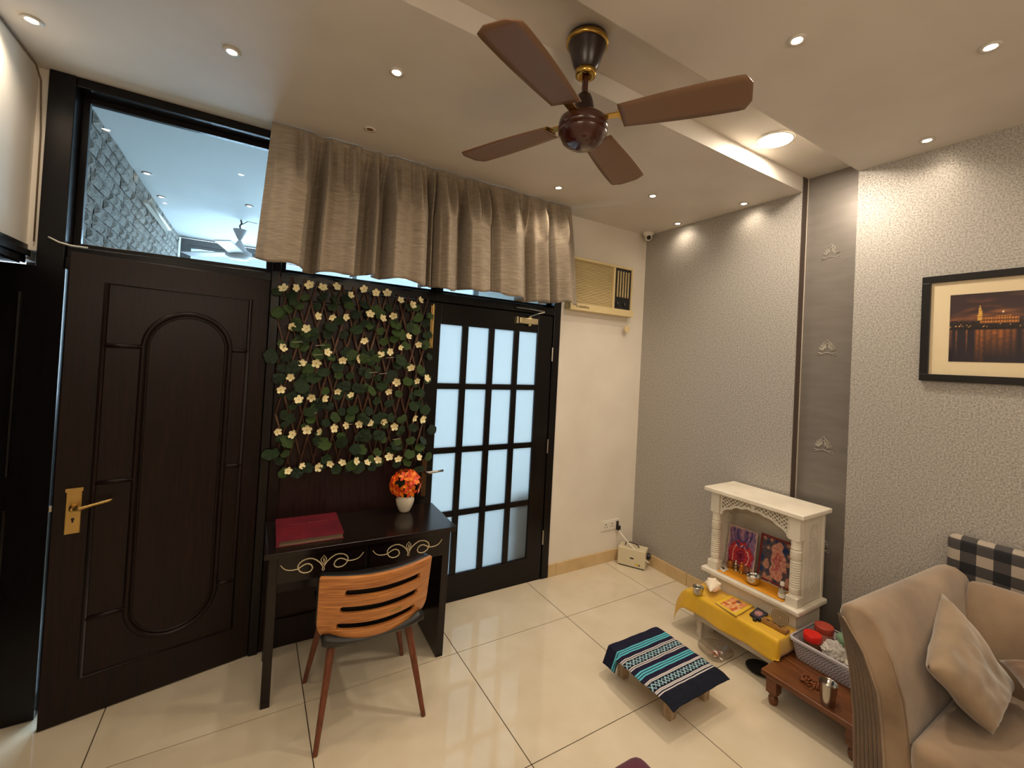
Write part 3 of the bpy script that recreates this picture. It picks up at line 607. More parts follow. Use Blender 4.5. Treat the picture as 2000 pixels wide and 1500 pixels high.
# ------------------------------------------------------------------ desk
M_desk = wood('desk_dark_wood', S(20, 13, 12), S(30, 20, 18), .2, (1.5, 18, 18), 3, 0, .02, .35)
M_inlay = mat('cream_inlay', S(226, 208, 170), .5)
DZ = .745
dk = thing('writing_desk', 'dark wooden desk with two scroll painted drawers under the flower trellis', 'desk', (-2.94, -.475, 0), -.035)
DW, DD = .955, .43
MB().box(0, DW, -.02, DD, DZ-.026, DZ).build('desk_top', M_desk, dk, bevel=.003)
MB().box(.022, .062, .012, .052, 0, DZ-.026).build('leg', M_desk, dk, bevel=.002); MB().box(.022, .062, DD-.052, DD-.012, 0, DZ-.026).build('leg', M_desk, dk, bevel=.002)
MB().prism([(DW-.072, 0), (DW-.03, 0), (DW-.022, DZ-.026), (DW-.062, DZ-.026)], lambda u, v, w_: (u, w_, v), .012, DD-.012).build('side_panel', M_desk, dk, bevel=.002)
MB().box(.062, DW-.062, DD-.03, DD-.012, .35, DZ-.026).build('back_board', M_desk, dk)
MB().box(.062, DW-.062, .03, .05, DZ-.17, DZ-.026).build('apron', M_desk, dk)
hp_ = [(-390, 55), (-372, 30), (-350, 8), (-320, -6), (-280, -12), (-235, -9), (-200, 14), (-170, 28), (-140, 28), (-112, 10), (-100, -20), (-112, -46), (-140, -60), (-180, -58), (-212, -40), (-230, -12), (-236, 20), (-222, 48), (-190, 70), (-150, 80), (-110, 76), (-70, 54), (-35, 22), (-12, -12), (-4, -40)]
for k, (a, c) in enumerate(((.055, .472), (.487, DW-.058))):
    dr = MB().box(a, c, .012, .03, DZ-.165, DZ-.032).build('drawer', M_desk, dk, bevel=.003)
    s = .00049; cx_, cz_ = (a+c)/2, DZ-.1
    ib = MB()
    for sg in (-1, 1):
        ib.tube([(cx_+sg*x*s*-1, .0115, cz_+z*s) for x, z in hp_], [.0018+.0012*min(1, i/6) for i in range(len(hp_))], 6)
    ib.tube([(cx_+x*s, .0115, cz_+z*s) for x, z in ((0, 88), (-26, 52), (-24, 34), (-8, 6), (0, -6), (8, 6), (24, 34), (26, 52))], .0022, 6, closed=True)
    ib.tube([(cx_+x*s, .0115, cz_+z*s) for x, z in ((-4, -36), (-12, -56), (0, -68), (12, -56), (4, -36))], .0022, 6)
    ib.tube([(cx_+x*s, .0115, cz_+z*s) for x, z in ((0, 60), (3, 40), (0, 14))], [.0015, .004, .001], 6)
    ib.build('scroll_inlay', M_inlay, dr, smooth=True)
# red register
bk_ = thing('register_book', 'worn dark red hardback register lying flat on the desk', 'book', (0, 0, DZ))
bc = [px(543, 1003, 2, DZ+.03), px(653, 991, 2, DZ+.03), px(669, 1044, 2, DZ+.03), px(543, 1058, 2, DZ+.03)]
bx0 = -2.885; bx1 = -2.575; by0 = -.435; by1 = -.105
bk_.location = ((bx0+bx1)/2, (by0+by1)/2, DZ); bk_.rotation_euler = (0, 0, -.03); bw, bd = (bx1-bx0)/2, (by1-by0)/2
M_red = mat('red_bookcloth', S(112, 20, 38), .55, noise_col=(S(88, 15, 30), 12, 5, .35, .7), bump=(120, .1))
MB().box(-bw, bw, -bd, bd, 0, .003).build('cover', M_red, bk_, bevel=.001)
MB().box(-bw, bw, -bd, bd, .025, .028).box(-bw, -bw+.014, -bd, bd, .003, .025).box(-bw+.02, -bw+.022, -bd, bd, .028, .0286).build('cover', M_red, bk_, bevel=.001)
MB().box(-bw+.014, bw-.006, -bd+.006, bd-.006, .003, .025).build('pages', mat('page_edges', S(150, 128, 104), .8, noise_col=(S(96, 78, 62), 4, 3, .4, .6), scale=(1, 1, 90)), bk_)
tl_ = MB(); random.seed(17); xx_ = -.085
while xx_ < .1:
    h_ = rnd(.004, .010)
    if not -.02 < xx_ < -.008: tl_.box(xx_, xx_+rnd(.003, .008), .05+xx_*.03-h_/2, .05+xx_*.03+h_/2, .028, .0284)
    xx_ += rnd(.008, .012)
tl_.build('worn_gilt_stamp', mat('dull_gilt', S(142, 70, 74), .5), bk_)
# vase of orange lilies
vq = px(780, 988, 2, DZ)
va = thing('flower_vase', 'small white vase of artificial orange lilies on the desk', 'vase', (vq.x, min(vq.y-.02, -.17), DZ))
MB().lathe([(.0, 0), (.028, 0), (.036, .012), (.05, .045), (.056, .075), (.05, .092), (.04, .098), (.036, .094), (.0, .07)], 32).build('pot', mat('white_ceramic', S(222, 212, 192), .3), va, smooth=True, auto=1.0)
M_lily = mat('orange_petal', S(232, 84, 24), .5, noise_col=(S(206, 40, 22), 40, 2, .4, .65)); M_lily2 = mat('amber_petal', S(246, 130, 28), .5)
lb = MB()
for k in range(6):
    a0 = 2*PI*k/6; pts = [(.1, -.12), (.45, -.31), (.8, -.24), (1.08, 0), (.8, .24), (.45, .31), (.1, .12)]
    vs = [(u*math.cos(a0)-v*math.sin(a0), u*math.sin(a0)+v*math.cos(a0), .1+.45*u-.5*max(0, u-.55)) for u, v in pts]+[(.5*math.cos(a0), .5*math.sin(a0), .26)]
    lb.add(vs, [(i, i+1, 7) for i in range(6)]+[(6, 0, 7)], k % 2)
lil = lb.mesh('lily', [M_lily, M_lily2], recalc=False)
random.seed(9)
M_gl = M_leaf[0]
for k in range(26):
    ph_ = rnd(-.25, 1.25); th_ = 2*PI*k*.382; R = .075
    dr_ = Vector((math.cos(th_)*math.cos(ph_), math.sin(th_)*math.cos(ph_), math.sin(ph_)))
    p = Vector((dr_.x*R, dr_.y*R, .165+dr_.z*R*1.05)); s = rnd(.034, .046)
    o = inst('lily', lil, va, p, dr_.to_track_quat('Z', 'Y').to_euler(), (s, s, s))
for k in range(10):
    th_ = 2*PI*k/10; s = rnd(.02, .028)
    inst('leaf', leafm[k % 3], va, (math.cos(th_)*.045, math.sin(th_)*.045, .112+rnd(0, .05)), (rnd(.6, 1.3), rnd(-.4, .4), th_-PI/2), (s*.6, s*1.5, s))
MB().lathe([(0, .085), (.03, .09), (.045, .13), (.05, .18), (.035, .22), (0, .235)], 16).build('foliage', mat('dark_foliage', S(34, 46, 24), .8), va, smooth=True)
# ------------------------------------------------------------------ chair
M_ply = wood('bent_walnut_ply', S(156, 92, 42), S(208, 140, 74), .33, (1.2, 1.2, 26), 4, .15, .03)
M_legw = wood('walnut_leg', S(92, 46, 28), S(122, 66, 40), .38, (20, 20, 1.5), 4)
M_leather = mat('black_leatherette', S(22, 21, 22), .38, bump=(160, .1))
ch = thing('desk_chair', 'walnut ply back chair with black seat pushed up to the desk', 'chair', (-2.485, -.6, 0))
cz0, cz1, cw = .455, .735, .25
def cb(u, z, off=0, grow=1.0):   # u -1..1
    t = (z-cz0)/(cz1-cz0); w_ = cw*(1.0-.02*(1-t))*grow
    if t < .25: w_ *= 1-.10*(1-t/.25)**2.2
    y = -.15-.075*(1-abs(u)**1.9)-.045*t+off
    return (u*w_, y, z-.03*(1-u*u)*(1-t)*.5)
slots = [(.66, .62, .70, .012), (.585, .68, .72, .012), (.512, .74, .72, .012)]   # z, left u, right u, half height
slots = [(.512, -.70, .72, .0155), (.588, -.66, .74, .0155), (.664, -.60, .76, .0155)]
us = sorted(set([-1+2*i/60 for i in range(61)]+[e+s_*d*.05 for _, a, c, _h in slots for e, s_ in ((a, 1), (c, -1)) for d in (0, .15, .4, .8, 1)]))
def hh(k, u):
    z, a, c, h = slots[k]; r = .05
    if u <= a or u >= c: return 0
    d = min(u-a, c-u)
    return h if d >= r else h*math.sqrt(max(0, 1-((r-d)/r)**2))
bb_ = MB(); vs = []; fs = []; nb = 4; sd = 3
for u in us:
    ed = [cz0]+sum([[slots[k][0]-hh(k, u), slots[k][0]+hh(k, u)] for k in range(3)], [])+[cz1]
    for b_ in range(nb):
        for s_ in range(sd+1): vs.append(cb(u, ed[2*b_]+(ed[2*b_+1]-ed[2*b_])*s_/sd))
st = nb*(sd+1)
for i in range(len(us)-1):
    for b_ in range(nb):
        for s_ in range(sd):
            k = i*st+b_*(sd+1)+s_; fs.append((k, k+st, k+st+1, k+1))
bb_.add(vs, fs); me = bb_.mesh('backrest', M_ply)
bm = bmesh.new(); bm.from_mesh(me); bmesh.ops.remove_doubles(bm, verts=bm.verts, dist=2e-5); bmesh.ops.recalc_face_normals(bm, faces=bm.faces); bm.to_mesh(me); bm.free()
me.polygons.foreach_set('use_smooth', [True]*len(me.polygons))
o = inst('backrest', me, ch); q = o.modifiers.new('s', 'SOLIDIFY'); q.thickness = .017; q.offset = 0; q = o.modifiers.new('b', 'BEVEL'); q.width = .002; q.segments = 2; q.limit_method = 'ANGLE'; q.angle_limit = .9
tgq = cb(.30, .548); MB().box(-.028, .028, -.0015, .0015, -.005, .005).build('maker_tag', M_brass, ch, (tgq[0], tgq[1]-.0095, tgq[2]), (0, 0, .12))
def pad(u, v):
    uu = u*2-1; z = .43+(.728-.43)*v; p = Vector(cb(uu*.985, max(z, cz0), .028+.012)); p.z = z; return p
MB().grid(24, 10, pad).build('back_pad', M_leather, ch, smooth=True, solid=.04)
def seat(u, v, top):
    uu, vv = u*2-1, v*2-1; x = uu*.228*(1-.08*(vv+1)/2); y = .015+vv*.22-.03*(1-uu*uu)*(1-v)
    r = max(abs(uu), abs(vv)); e = max(0, (r-.85)/.15); z = .455-.02*e*e-.012*(1-uu*uu)*(1-vv*vv) if top else .405+.03*e*e
    return (x, y, z+(.03*abs(uu)**3 if top else 0))
b = MB().grid(16, 16, lambda u, v: seat(u, v, 1)).grid(16, 16, lambda u, v: seat(u, v, 0)); n_ = 17
side = []
for i in range(16):
    for (a, c) in (((i, 0), (i+1, 0)), ((i, 16), (i+1, 16)), ((0, i), (0, i+1)), ((16, i), (16, i+1))):
        k1, k2 = a[1]*n_+a[0], c[1]*n_+c[0]; side.append((k1, k2, k2+n_*n_, k1+n_*n_))
b.f += side; b.m += [0]*len(side); b.build('seat', M_leather, ch, smooth=True)
for (fx, fy), (tx, ty) in (((615, 1477), (664, 1262)), ((827, 1398), (778, 1228)), ((594, 1333), (628, 1250)), ((785, 1279), (772, 1232))):
    f = px(fx, fy, 2, 0); t = px(tx, ty, 2, .41)
    if fy > 1390: t = Vector((-2.485+(-.17 if fx < 700 else .17), -.72, .415))
    else: t = Vector((-2.485+(-.17 if fx < 700 else .17), -.46, .415)); f.y = min(f.y, -.36)
    org = Vector((-2.485, -.6, 0)); MB().tube([f-org, t-org], [.0105, .019], 14).build('leg', M_legw, ch, smooth=True, auto=.8)
# ------------------------------------------------------------------ socket, stabiliser, cable
so = thing('wall_socket', 'white three pin wall socket plate with a plug above the skirting', 'socket', (-.285, 0, .318))
MB().box(-.105, .105, -.008, 0, -.045, .045).build('plate', M_white, so, bevel=.003)
MB().box(-.085, .05, -.011, -.008, -.032, .032).build('socket_face', M_white, so, bevel=.002)
for x0 in (-.055, .015):
    for x, z, r in ((0, .012, .006), (-.012, -.01, .0045), (.012, -.01, .0045)): MB().lathe([(0, 0), (r, 0)], 10, mtx=Matrix.Translation((x0+x, -.0115, z))@Matrix.Rotation(PI/2, 4, 'X')).build('pin_hole', M_blackp, so)
MB().box(.066, .094, -.014, -.008, -.022, .026).build('switch', mat('dark_switch', S(60, 50, 42), .4), so, bevel=.002)
sb_ = thing('voltage_stabiliser', 'cream metal voltage stabiliser box on the floor in the corner', 'stabiliser', (-.137, -.145, 0), -1.02)
M_stab = mat('cream_metal', S(212, 200, 170), .42)
MB().box(-.118, .118, -.062, .062, .008, .158).build('case', M_stab, sb_, bevel=.008, seg=3)
MB().box(-.105, .105, -.055, .055, 0, .01).build('foot_rail', M_blackp, sb_)
MB().box(-.01, .02, -.0635, -.062, .075, .086).build('display', M_blackp, sb_)
MB().box(.035, .062, -.0635, -.062, .03, .042).build('label_sticker', mat('yellow_sticker', S(222, 186, 40), .5), sb_); MB().box(.064, .074, -.0635, -.062, .028, .04).build('switch', M_blackp, sb_)
MB().lathe([(.026, 0), (.028, .006), (.022, .03), (0, .03)], 18, mtx=Matrix.Translation((.118, .01, .10))@Matrix.Rotation(PI/2, 4, 'Y')).build('knob', M_blackp, sb_, smooth=True, auto=.6)
MB().tube([(-.07, 0, .155), (-.06, .0, .185), (-.02, .0, .19), (.04, 0, .178), (.05, 0, .156)], .005, 8).build('handle', mat('dark_grip', S(52, 44, 38), .5), sb_, smooth=True)
wire = [Vector((-.20, -.02, .285)), Vector((-.205, -.05, .255)), Vector((-.19, -.13, .20)), Vector((-.155, -.22, .13)), Vector((-.105, -.285, .075)), Vector((-.075, -.28, .06))]
cb_ = MB().tube([p-Vector((-.2, -.02, .285)) for p in wire], .006, 8).build('power_cable', M_white, loc=(-.2, -.02, .285), smooth=True); tag(cb_, 'white power cable running from the socket down to the stabiliser', 'cable')
pg = MB().box(-.016, .016, -.03, 0, -.018, .02).build('plug', M_blackp, loc=(-.205, -.0085, .287), bevel=.004); tag(pg, 'black plug at the lower right of the wall socket', 'plug')
wq = [px(95, 463, 1, -.03), px(115, 473, 1, -.06), px(140, 480, 1, -.06), px(172, 484, 1, -.045)]
wc = MB().tube([p-wq[0] for p in wq], .004, 6).build('loose_wire', M_white, loc=wq[0], smooth=True); tag(wc, 'short white wire drooping over the panelled door top', 'wire')
# ------------------------------------------------------------------ framed picture
pc = thing('framed_picture', 'black framed night city photograph with wide cream mount', 'picture', (-.002, -2.33, 1.725))
PW, PH = .70, .548
M_frame = mat('black_frame', S(20, 18, 18), .35)
for q in ((-PW/2, PW/2, 0, .036), (-PW/2, PW/2, PH-.036, PH), (-PW/2, -PW/2+.036, .036, PH-.036), (PW/2-.036, PW/2, .036, PH-.036)): MB().box(-.026, 0, q[0], q[1], q[2], q[3]).build('frame_side', M_frame, pc, bevel=.002)
MB().box(-.012, 0, -PW/2+.036, PW/2-.036, .036, PH-.036).build('mount', mat('cream_mount', S(232, 214, 178), .6), pc)
def city(u, v):
    # u 0 = left in view, v 0 = bottom
    u *= 1.8
    n1 = noise.noise((u*5, v*22, 0.3)); n2 = noise.noise((u*3+9, v*9, 1.7)); n3 = noise.noise((u*60, v*60, 4)); hz_ = .50
    if v > hz_:
        c = mix((66, 46, 46), (176, 108, 62), max(0, min(1, .45+.8*n1*.6+.5*n2-(v-hz_)*1.1)))
        c = mix(c, (54, 40, 44), max(0, min(1, (v-.62)*1.6-.4*n1)))
        sk = hz_+.10+.035*noise.noise((u*9, 0, 5))+.02*noise.noise((u*30, 0, 8))
        if v < sk: c = mix((30, 22, 26), (120, 78, 48), max(0, n3)*.9)
        if .42 < u < .90 and hz_+.06 < v < hz_+.15+(.02 if .62 < u < .80 else 0): c = mix((226, 146, 66), (96, 58, 36), .9 if (int(u*90) % 3 == 0 or int(v*70) % 3 == 0) else .05)
        du = abs(u-.41)
        tw = .034 if v < .70 else (.024 if v < .75 else .014 if v < .78 else .006)
        if du < tw and hz_+.10 < v < .82: c = mix((238, 190, 92), (150, 96, 48), (int(v*60) % 2)*.5)
        if abs(u-.70) < .012 and abs(v-.72) < .012: c = (255, 230, 190)
        if v < hz_+.06 and n3 > .38: c = (244, 180, 100)
        return c
    if v > hz_-.03: return (24, 18, 22)
    d = hz_-v; st_ = 0
    for s_, wd, am in ((.10, .010, 1), (.24, .010, 1), (.02, .02, .7), (.38, .03, .9), (.44, .03, 1.), (.52, .05, .9), (.60, .05, .95), (.68, .05, 1), (.76, .04, .9), (.84, .03, .8), (.95, .02, .5), (1.2, .03, .5), (1.35, .02, .6), (1.6, .04, .5)):
        st_ = max(st_, am*math.exp(-((u-s_)/wd)**2)*max(0, 1-d*(1.6 if .35 < s_ < .5 else 2.2)))
    st_ *= .75+.35*noise.noise((u*14, v*40, 2))
    return mix((36, 28, 40), (236, 136, 54), max(0, min(1, st_)))
pq = [px(1857, 577, 0, -.013), px(1853, 707, 0, -.013)]
yl = pq[0].y+2.33; z0 = px(1853, 706, 0, -.013).z-1.725; z1 = pq[0].z-1.725-.0; yr = -yl
paint('photograph', 150, 80, lambda u, v: (-.0135, yl+(yr-yl)*u, z0+(z1-z0)*v), city, painted('photo_print', .35), pc)
MB().box(-.0165, -.015, -PW/2+.036, PW/2-.036, .036, PH-.036).build('glazing', clear_glass('picture_glass', (1, 1, 1, 1), .03, .03), pc)
# ------------------------------------------------------------------ ottoman
M_purple = mat('plum_velvet', S(82, 26, 50), .85, sheen=.1, bump=(90, .15))
ot = thing('ottoman', 'plum purple ottoman at the bottom edge of the picture', 'ottoman', (-2.10, -2.065, 0))
MB().box(-.27, .27, -.27, .27, .06, .30).build('body', M_purple, ot, bevel=.03, seg=4)
MB().box(-.28, .28, -.28, .28, .30, .40).build('seat_pad', M_purple, ot, bevel=.045, seg=5, smooth=True)
for a in (-.2, .2):
    for c in (-.2, .2): MB().lathe([(.018, 0), (.025, .065)], 12, (a, c, 0)).build('foot', M_dwood, ot)
# ------------------------------------------------------------------ marble shrine
M_marb = mat('white_marble', S(232, 224, 208), .35, noise_col=(S(206, 196, 178), 5, 7, .45, .8))
SX, SY0, SY1 = -.33, -1.0, -1.575
sh = thing('marble_shrine', 'white carved marble home shrine with turned columns and pierced lattice', 'shrine', (-.19, -1.287, 0))
def sb2(nm, x0, x1, y0, y1, z0, z1, bev=.003, m=M_marb): return MB().box(x0+.19, x1+.19, y0+1.287, y1+1.287, z0, z1).build(nm, m, sh, bevel=bev)
sb2('base', -.315, -.035, SY1+.012, SY0-.012, 0, .362)
sb2('ledge', -.365, -.03, -1.6, -.972, .362, .392, .008)
sb2('top_slab', -.362, -.022, -1.604, -.968, .902, .93, .006)
sb2('back_panel', -.06, -.035, SY1, SY0, .392, .902)
for y in (SY0, SY1):
    s_ = 1 if y == SY0 else -1; yc = y-s_*.033
    sb2('plinth', SX-.003, SX+.063, yc-.033, yc+.033, .392, .445); sb2('capital', SX, SX+.06, yc-.03, yc+.03, .765, .902)
    pr = [(.028, 0), (.03, .004), (.026, .012), (.029, .02), (.029, .05)]
    z = .055
    for k in range(11): pr += [(.021, z), (.0285, z+.0035), (.0285, z+.0085), (.021, z+.0125)]; z += .0135
    pr += [(.024, z+.004), (.03, z+.012), (.03, z+.055), (.025, z+.06), (.029, z+.07), (.026, z+.078), (.028, .32)]
    MB().lathe(pr, 24, (SX+.03+.19, yc+1.287, .445)).build('column', M_marb, sh, smooth=True, auto=.7)
# pierced frieze with cusped arch
fy0, fy1, fz0, fz1 = SY0-.066, SY1+.066, .755, .902
def frieze(u, v):
    y = u*(fy0-fy1); W_ = fy0-fy1; c = abs(u-.5)*2; z = fz0+(fz1-fz0)*v
    arch = .845-.075*c**2.2+.008*abs(math.sin(c*PI*3))-(.012 if c > .93 else 0)
    if z < arch: return False
    if z < arch+.014 or z > fz1-.01 or c > .95 or c < .06: return True
    if c > .95: return True
    p = .027; a = (y+z*1.15) % p; b_ = (y-z*1.15) % p
    return a < .0075 or b_ < .0075
cutout(150, 52, lambda u, v, w_: (SX+.012+.018*w_+.19, fy1+(fy0-fy1)*u+1.287, fz0+(fz1-fz0)*v), frieze, 0).build('pierced_frieze', M_marb, sh)
def sidep(u, v):
    x = (u-.5)*.21; z = (v-.5)*.50; hx_, hz_ = .062, .205
    r = hx_; zz = max(0, abs(z)-(hz_-r)); d = math.hypot(x, zz) if abs(z) > hz_-r else abs(x)
    if d > r: return True
    if d > r-.006: return True
    p = .026; a = (x+z*.95) % p; b_ = (x-z*.95) % p
    return a < .0075 or b_ < .0075 or math.hypot(x, z) < .02
for yy, s_ in ((SY1+.004, 1), (SY0-.02, 1)):
    cutout(72, 164, lambda u, v, w_: (-.265+.21*u+.19, yy+.016*w_+1.287, .397+.5*v), sidep, 0).build('lattice_side', M_marb, sh)
# ------------------------------------------------------------------ inside the shrine
ZS = .392
M_print = painted('devotional_print', .3)
def poster1(u, v):
    n = noise.noise((u*9, v*9, 1)); n2 = noise.noise((u*22, v*22, 5)); u += .05*noise.noise((u*8, v*8, 21)); v += .06*noise.noise((u*8, v*8, 31)); c = mix((170, 128, 148), (106, 84, 130), .5+n)
    d = math.hypot((u-.5)*1.0, (v-.34)*1.2)
    if d < .42: c = mix((206, 70, 74), (150, 30, 44), .5+n2)
    if .27 < d < .30: c = (236, 170, 160)
    if d < .15: c = (112, 18, 48)
    if abs(d-.10) < .015: c = (170, 60, 90)
    if v < .16: c = mix((196, 160, 130), (120, 60, 50), .5+n2)
    r = math.hypot(u-.5, v-.85)
    if abs(r-.30-.04*n) < .025 or abs(r-.18) < .03: c = (78, 66, 118)
    if u < .05 or u > .95 or v > .96: c = (196, 166, 160)
    return c
def poster2(u, v):
    n = noise.noise((u*7, v*7, 11)); n2 = noise.noise((u*19, v*19, 3)); u0, v0 = u, v; u += .12*noise.noise((u*6, v*6, 21)); v += .12*noise.noise((u*6, v*6, 31)); c = mix((58, 66, 92), (120, 92, 80), .5+n2*.8)
    if n > .18: c = mix((186, 128, 104), (206, 160, 130), .5+n2)
    if n < -.28: c = (40, 62, 104)
    d = math.hypot((u-.5)*1.6, (v-.5)*.75)
    if d < .30: c = mix((196, 118, 110), (226, 176, 140), .5+n2)
    if d < .14: c = mix((170, 70, 70), (220, 150, 130), .5+n2)
    if u0 < .06 or u0 > .94 or v0 < .05 or v0 > .95: c = (124, 48, 44)
    return c
for nm, lab, xx, ya, yb, z1_, f_, cat_ in (('devotional_card', 'pink and violet devotional print leaning in the shrine left half', -.19, -1.035, -1.235, .67, poster1, 'print'), ('devotional_card', 'dark red bordered devotional print leaning in the shrine right half', -.165, -1.243, -1.48, .675, poster2, 'print')):
    t = thing(nm, lab, cat_, (xx, (ya+yb)/2, ZS+.001), rot=(0, .14, 0)); hw = abs(ya-yb)/2; hh_ = z1_-ZS
    MB().box(0, .006, -hw, hw, 0, hh_).build('board', mat('card_edge', S(170, 130, 110), .6), t)
    paint('print', 60, 70, lambda u, v: (-.0008, hw-2*hw*u, hh_*v), f_, M_print, t)
M_orange = mat('saffron_cloth', S(224, 150, 24), .8, bump=(60, .2))
oc = MB().grid(30, 14, lambda u, v: (-.335+.15*v, -1.075-.42*u, ZS+.0025+.002*abs(noise.noise((u*9, v*5, 1))))).build('altar_cloth', M_orange, solid=.002, smooth=True); tag(oc, 'saffron orange cloth on the shrine floor', 'cloth')
def bowl(name, lab, loc, r, h, cat='bowl', m=M_steel, prof=None):
    o = MB().lathe(prof or [(0, 0), (r*.72, 0), (r*.86, h*.25), (r*.97, h*.7), (r, h), (r*1.03, h*1.02), (r*.95, h), (r*.9, h*.7), (r*.78, h*.28), (0, h*.1)], 28).build(name, m, loc=loc, smooth=True, auto=1.2)
    return tag(o, lab, cat)
q = px(1460, 1143, 2, ZS+.006); bowl('steel_bowl', 'round steel bowl on the shrine ledge', (max(q.x, -.285), q.y, ZS+.006), .046, .05)
def small(name, lab, cat, pxy, parts, z=ZS+.0045, xmin=-.31, xmax=-.2):
    q = px(*pxy, 2, z); t = thing(name, lab, cat, (min(max(q.x, xmin), xmax), q.y, z))
    for nm, prof, m_ in parts: MB().lathe(prof, 20).build(nm, m_, t, smooth=True, auto=.8)
    return t
M_jar = mat('amber_liquid', S(150, 96, 40), .15); M_clear = clear_glass('bottle_glass', (.86, .86, .84, 1), .12)
small('small_bottle', 'small clear bottle with a white cap by the shrine right column', 'bottle', (1527, 1168), [('body', [(0, 0), (.02, 0), (.021, .004), (.021, .05), (.019, .062), (.01, .072), (.01, .078)], M_clear), ('liquid', [(0, .002), (.0185, .002), (.0185, .046), (0, .046)], mat('cloudy_water', S(206, 196, 176), .3)), ('cap', [(.012, .074), (.0125, .092), (.011, .095), (0, .095)], M_white), ('label_band', [(.0215, .008), (.0215, .03)], M_white)])
small('amber_jar', 'small amber glass jar in front of the pink print', 'jar', (1428, 1108), [('body', [(0, 0), (.018, 0), (.02, .004), (.02, .035), (.017, .04)], M_jar), ('lid', [(.018, .04), (.018, .05), (0, .05)], M_gold)], xmin=-.28, xmax=-.215)
small('brass_idol', 'tiny golden idol figurine in front of the two prints', 'figurine', (1456, 1116), [('pedestal', [(0, 0), (.02, 0), (.02, .006), (.015, .012), (.015, .016)], M_gold), ('figure', [(.016, .016), (.018, .026), (.012, .036), (.014, .044), (.006, .052), (.008, .06), (.005, .068), (0, .074)], mat('gilt_orange', S(196, 120, 50), .35, .5))], xmin=-.275, xmax=-.215)
small('silver_idol', 'tiny silver idol figurine between the jar and golden idol', 'figurine', (1442, 1112), [('pedestal', [(0, 0), (.018, 0), (.018, .006), (.012, .012)], M_steel), ('figure', [(.013, .012), (.016, .024), (.01, .034), (.012, .042), (.005, .05), (.0075, .058), (0, .07)], M_steel)], xmin=-.275, xmax=-.215)
small('oil_lamp', 'small clay oil lamp beside the shrine left column', 'lamp', (1404, 1102), [('bowl', [(0, 0), (.012, 0), (.02, .012), (.021, .016), (.012, .012), (0, .01)], mat('clay', S(166, 110, 60), .7)), ('wick', [(.002, .012), (.0016, .028), (0, .03)], M_gold)], xmin=-.30, xmax=-.2)
def flatcard(name, lab, pts, z, th, colf, cat, edge=S(210, 200, 180), nu=24, nv=24):
    P = [px(a, c, 2, z+th) for a, c in pts]; P = [Vector((max(p.x, -.34) if z > .35 else p.x, p.y, z)) for p in P]; cen = sum(P, Vector())/4; cen.z = z
    t = thing(name, lab, cat, cen); L = [p-cen for p in P]
    b = MB(); b.add([(p.x, p.y, 0) for p in L]+[(p.x, p.y, th) for p in L], [(3, 2, 1, 0), (4, 5, 6, 7)]+[(i, (i+1) % 4, 4+(i+1) % 4, 4+i) for i in range(4)]); b.build('body', mat(name+'_edge', edge, .6), t)
    def pos(u, v): a = L[0].lerp(L[1], u); c = L[3].lerp(L[2], u); p = c.lerp(a, v); return (p.x, p.y, th+.0006)
    paint('cover', nu, nv, pos, colf, M_print, t); return t
flatcard('small_card', 'small white printed card on the shrine floor, left end', [(1402, 1106), (1412, 1103), (1424, 1112), (1412, 1118)], ZS+.0045, .002, lambda u, v: (40, 40, 44) if .35 < u < .65 and .3 < v < .7 else (226, 214, 196), 'card')
def pcov(u, v): n = noise.noise((u*9, v*9, 2)); return mix((176, 150, 120), (60, 58, 60), .5+n) if .08 < u < .92 and .08 < v < .92 else (206, 190, 170)
flatcard('flat_print', 'small dull print lying flat before the right hand print', [(1468, 1115), (1492, 1112), (1520, 1130), (1505, 1138)], ZS+.0045, .002, pcov, 'print')
# ------------------------------------------------------------------ low white bench with yellow cloth
M_bench = mat('painted_white_wood', S(206, 194, 176), .55, noise_col=(S(186, 172, 152), 8, 4, .4, .7))
wbn = thing('white_bench', 'low white painted bench under the yellow cloth before the shrine', 'bench', (-.42, -1.292, 0))
ZB = .272
MB().box(-.1, .1, -.27, .27, ZB-.022, ZB).build('bench_top', M_bench, wbn, bevel=.003)
MB().box(-.085, -.07, -.255, .255, .112, ZB-.022).build('apron', M_bench, wbn)
for a in (-.06, .07):
    for c in (-.235, .225): MB().lathe([(.019, 0), (.02, .03), (.016, .05), (.022, .075), (.018, .1), (.02, .14), (.02, ZB-.022)], 16, (a, c, 0)).build('leg', M_bench, wbn, smooth=True, auto=.7)
M_yel = mat('yellow_satin', S(226, 178, 16), .5, sheen=.4, noise_col=(S(206, 152, 10), 4, 4, .35, .7), bump=(25, .2))
def ycl(u, v):
    Lh, Tl, Rh = .13, .553, .085; s = u*(Lh+Tl+Rh)-Lh           # along -y
    Tw, Fh = .204, .118; t = v*(Tw+Fh)                          # from back to front
    fold = .004*noise.noise((u*8, v*6, 1))
    def bend(d, L, fl): return (L*math.sin(min(d/L, 1)*1.1)*fl, L*(1-math.cos(min(d/L, 1)*1.35))*1.25)
    y = -1.014-max(0, min(s, Tl)); z = ZB+.004+fold; x = -.32-min(t, Tw)
    if s < 0: o, dz = bend(-s, .13, .75); y += o+.012; z -= dz
    if s > Tl: o, dz = bend(s-Tl, .085, .22); y -= o+.01; z -= dz*1.0
    if t > Tw:
        d = t-Tw; x -= .008+.12*d+.008*math.sin(u*16)*d/Fh; z -= d*(.97-.0*u)
    z = max(z, .03 if s < Tl else .178)
    if s > Tl and t > Tw: x += .0
    return (x+.42, y+1.292, z)
yc_ = thing('yellow_cloth', 'bright yellow satin cloth draped over the low white bench', 'cloth', (-.42, -1.292, 0))
MB().grid(80, 30, ycl).build('drape', M_yel, yc_, smooth=True, solid=.002)
ZT = ZB+.0085
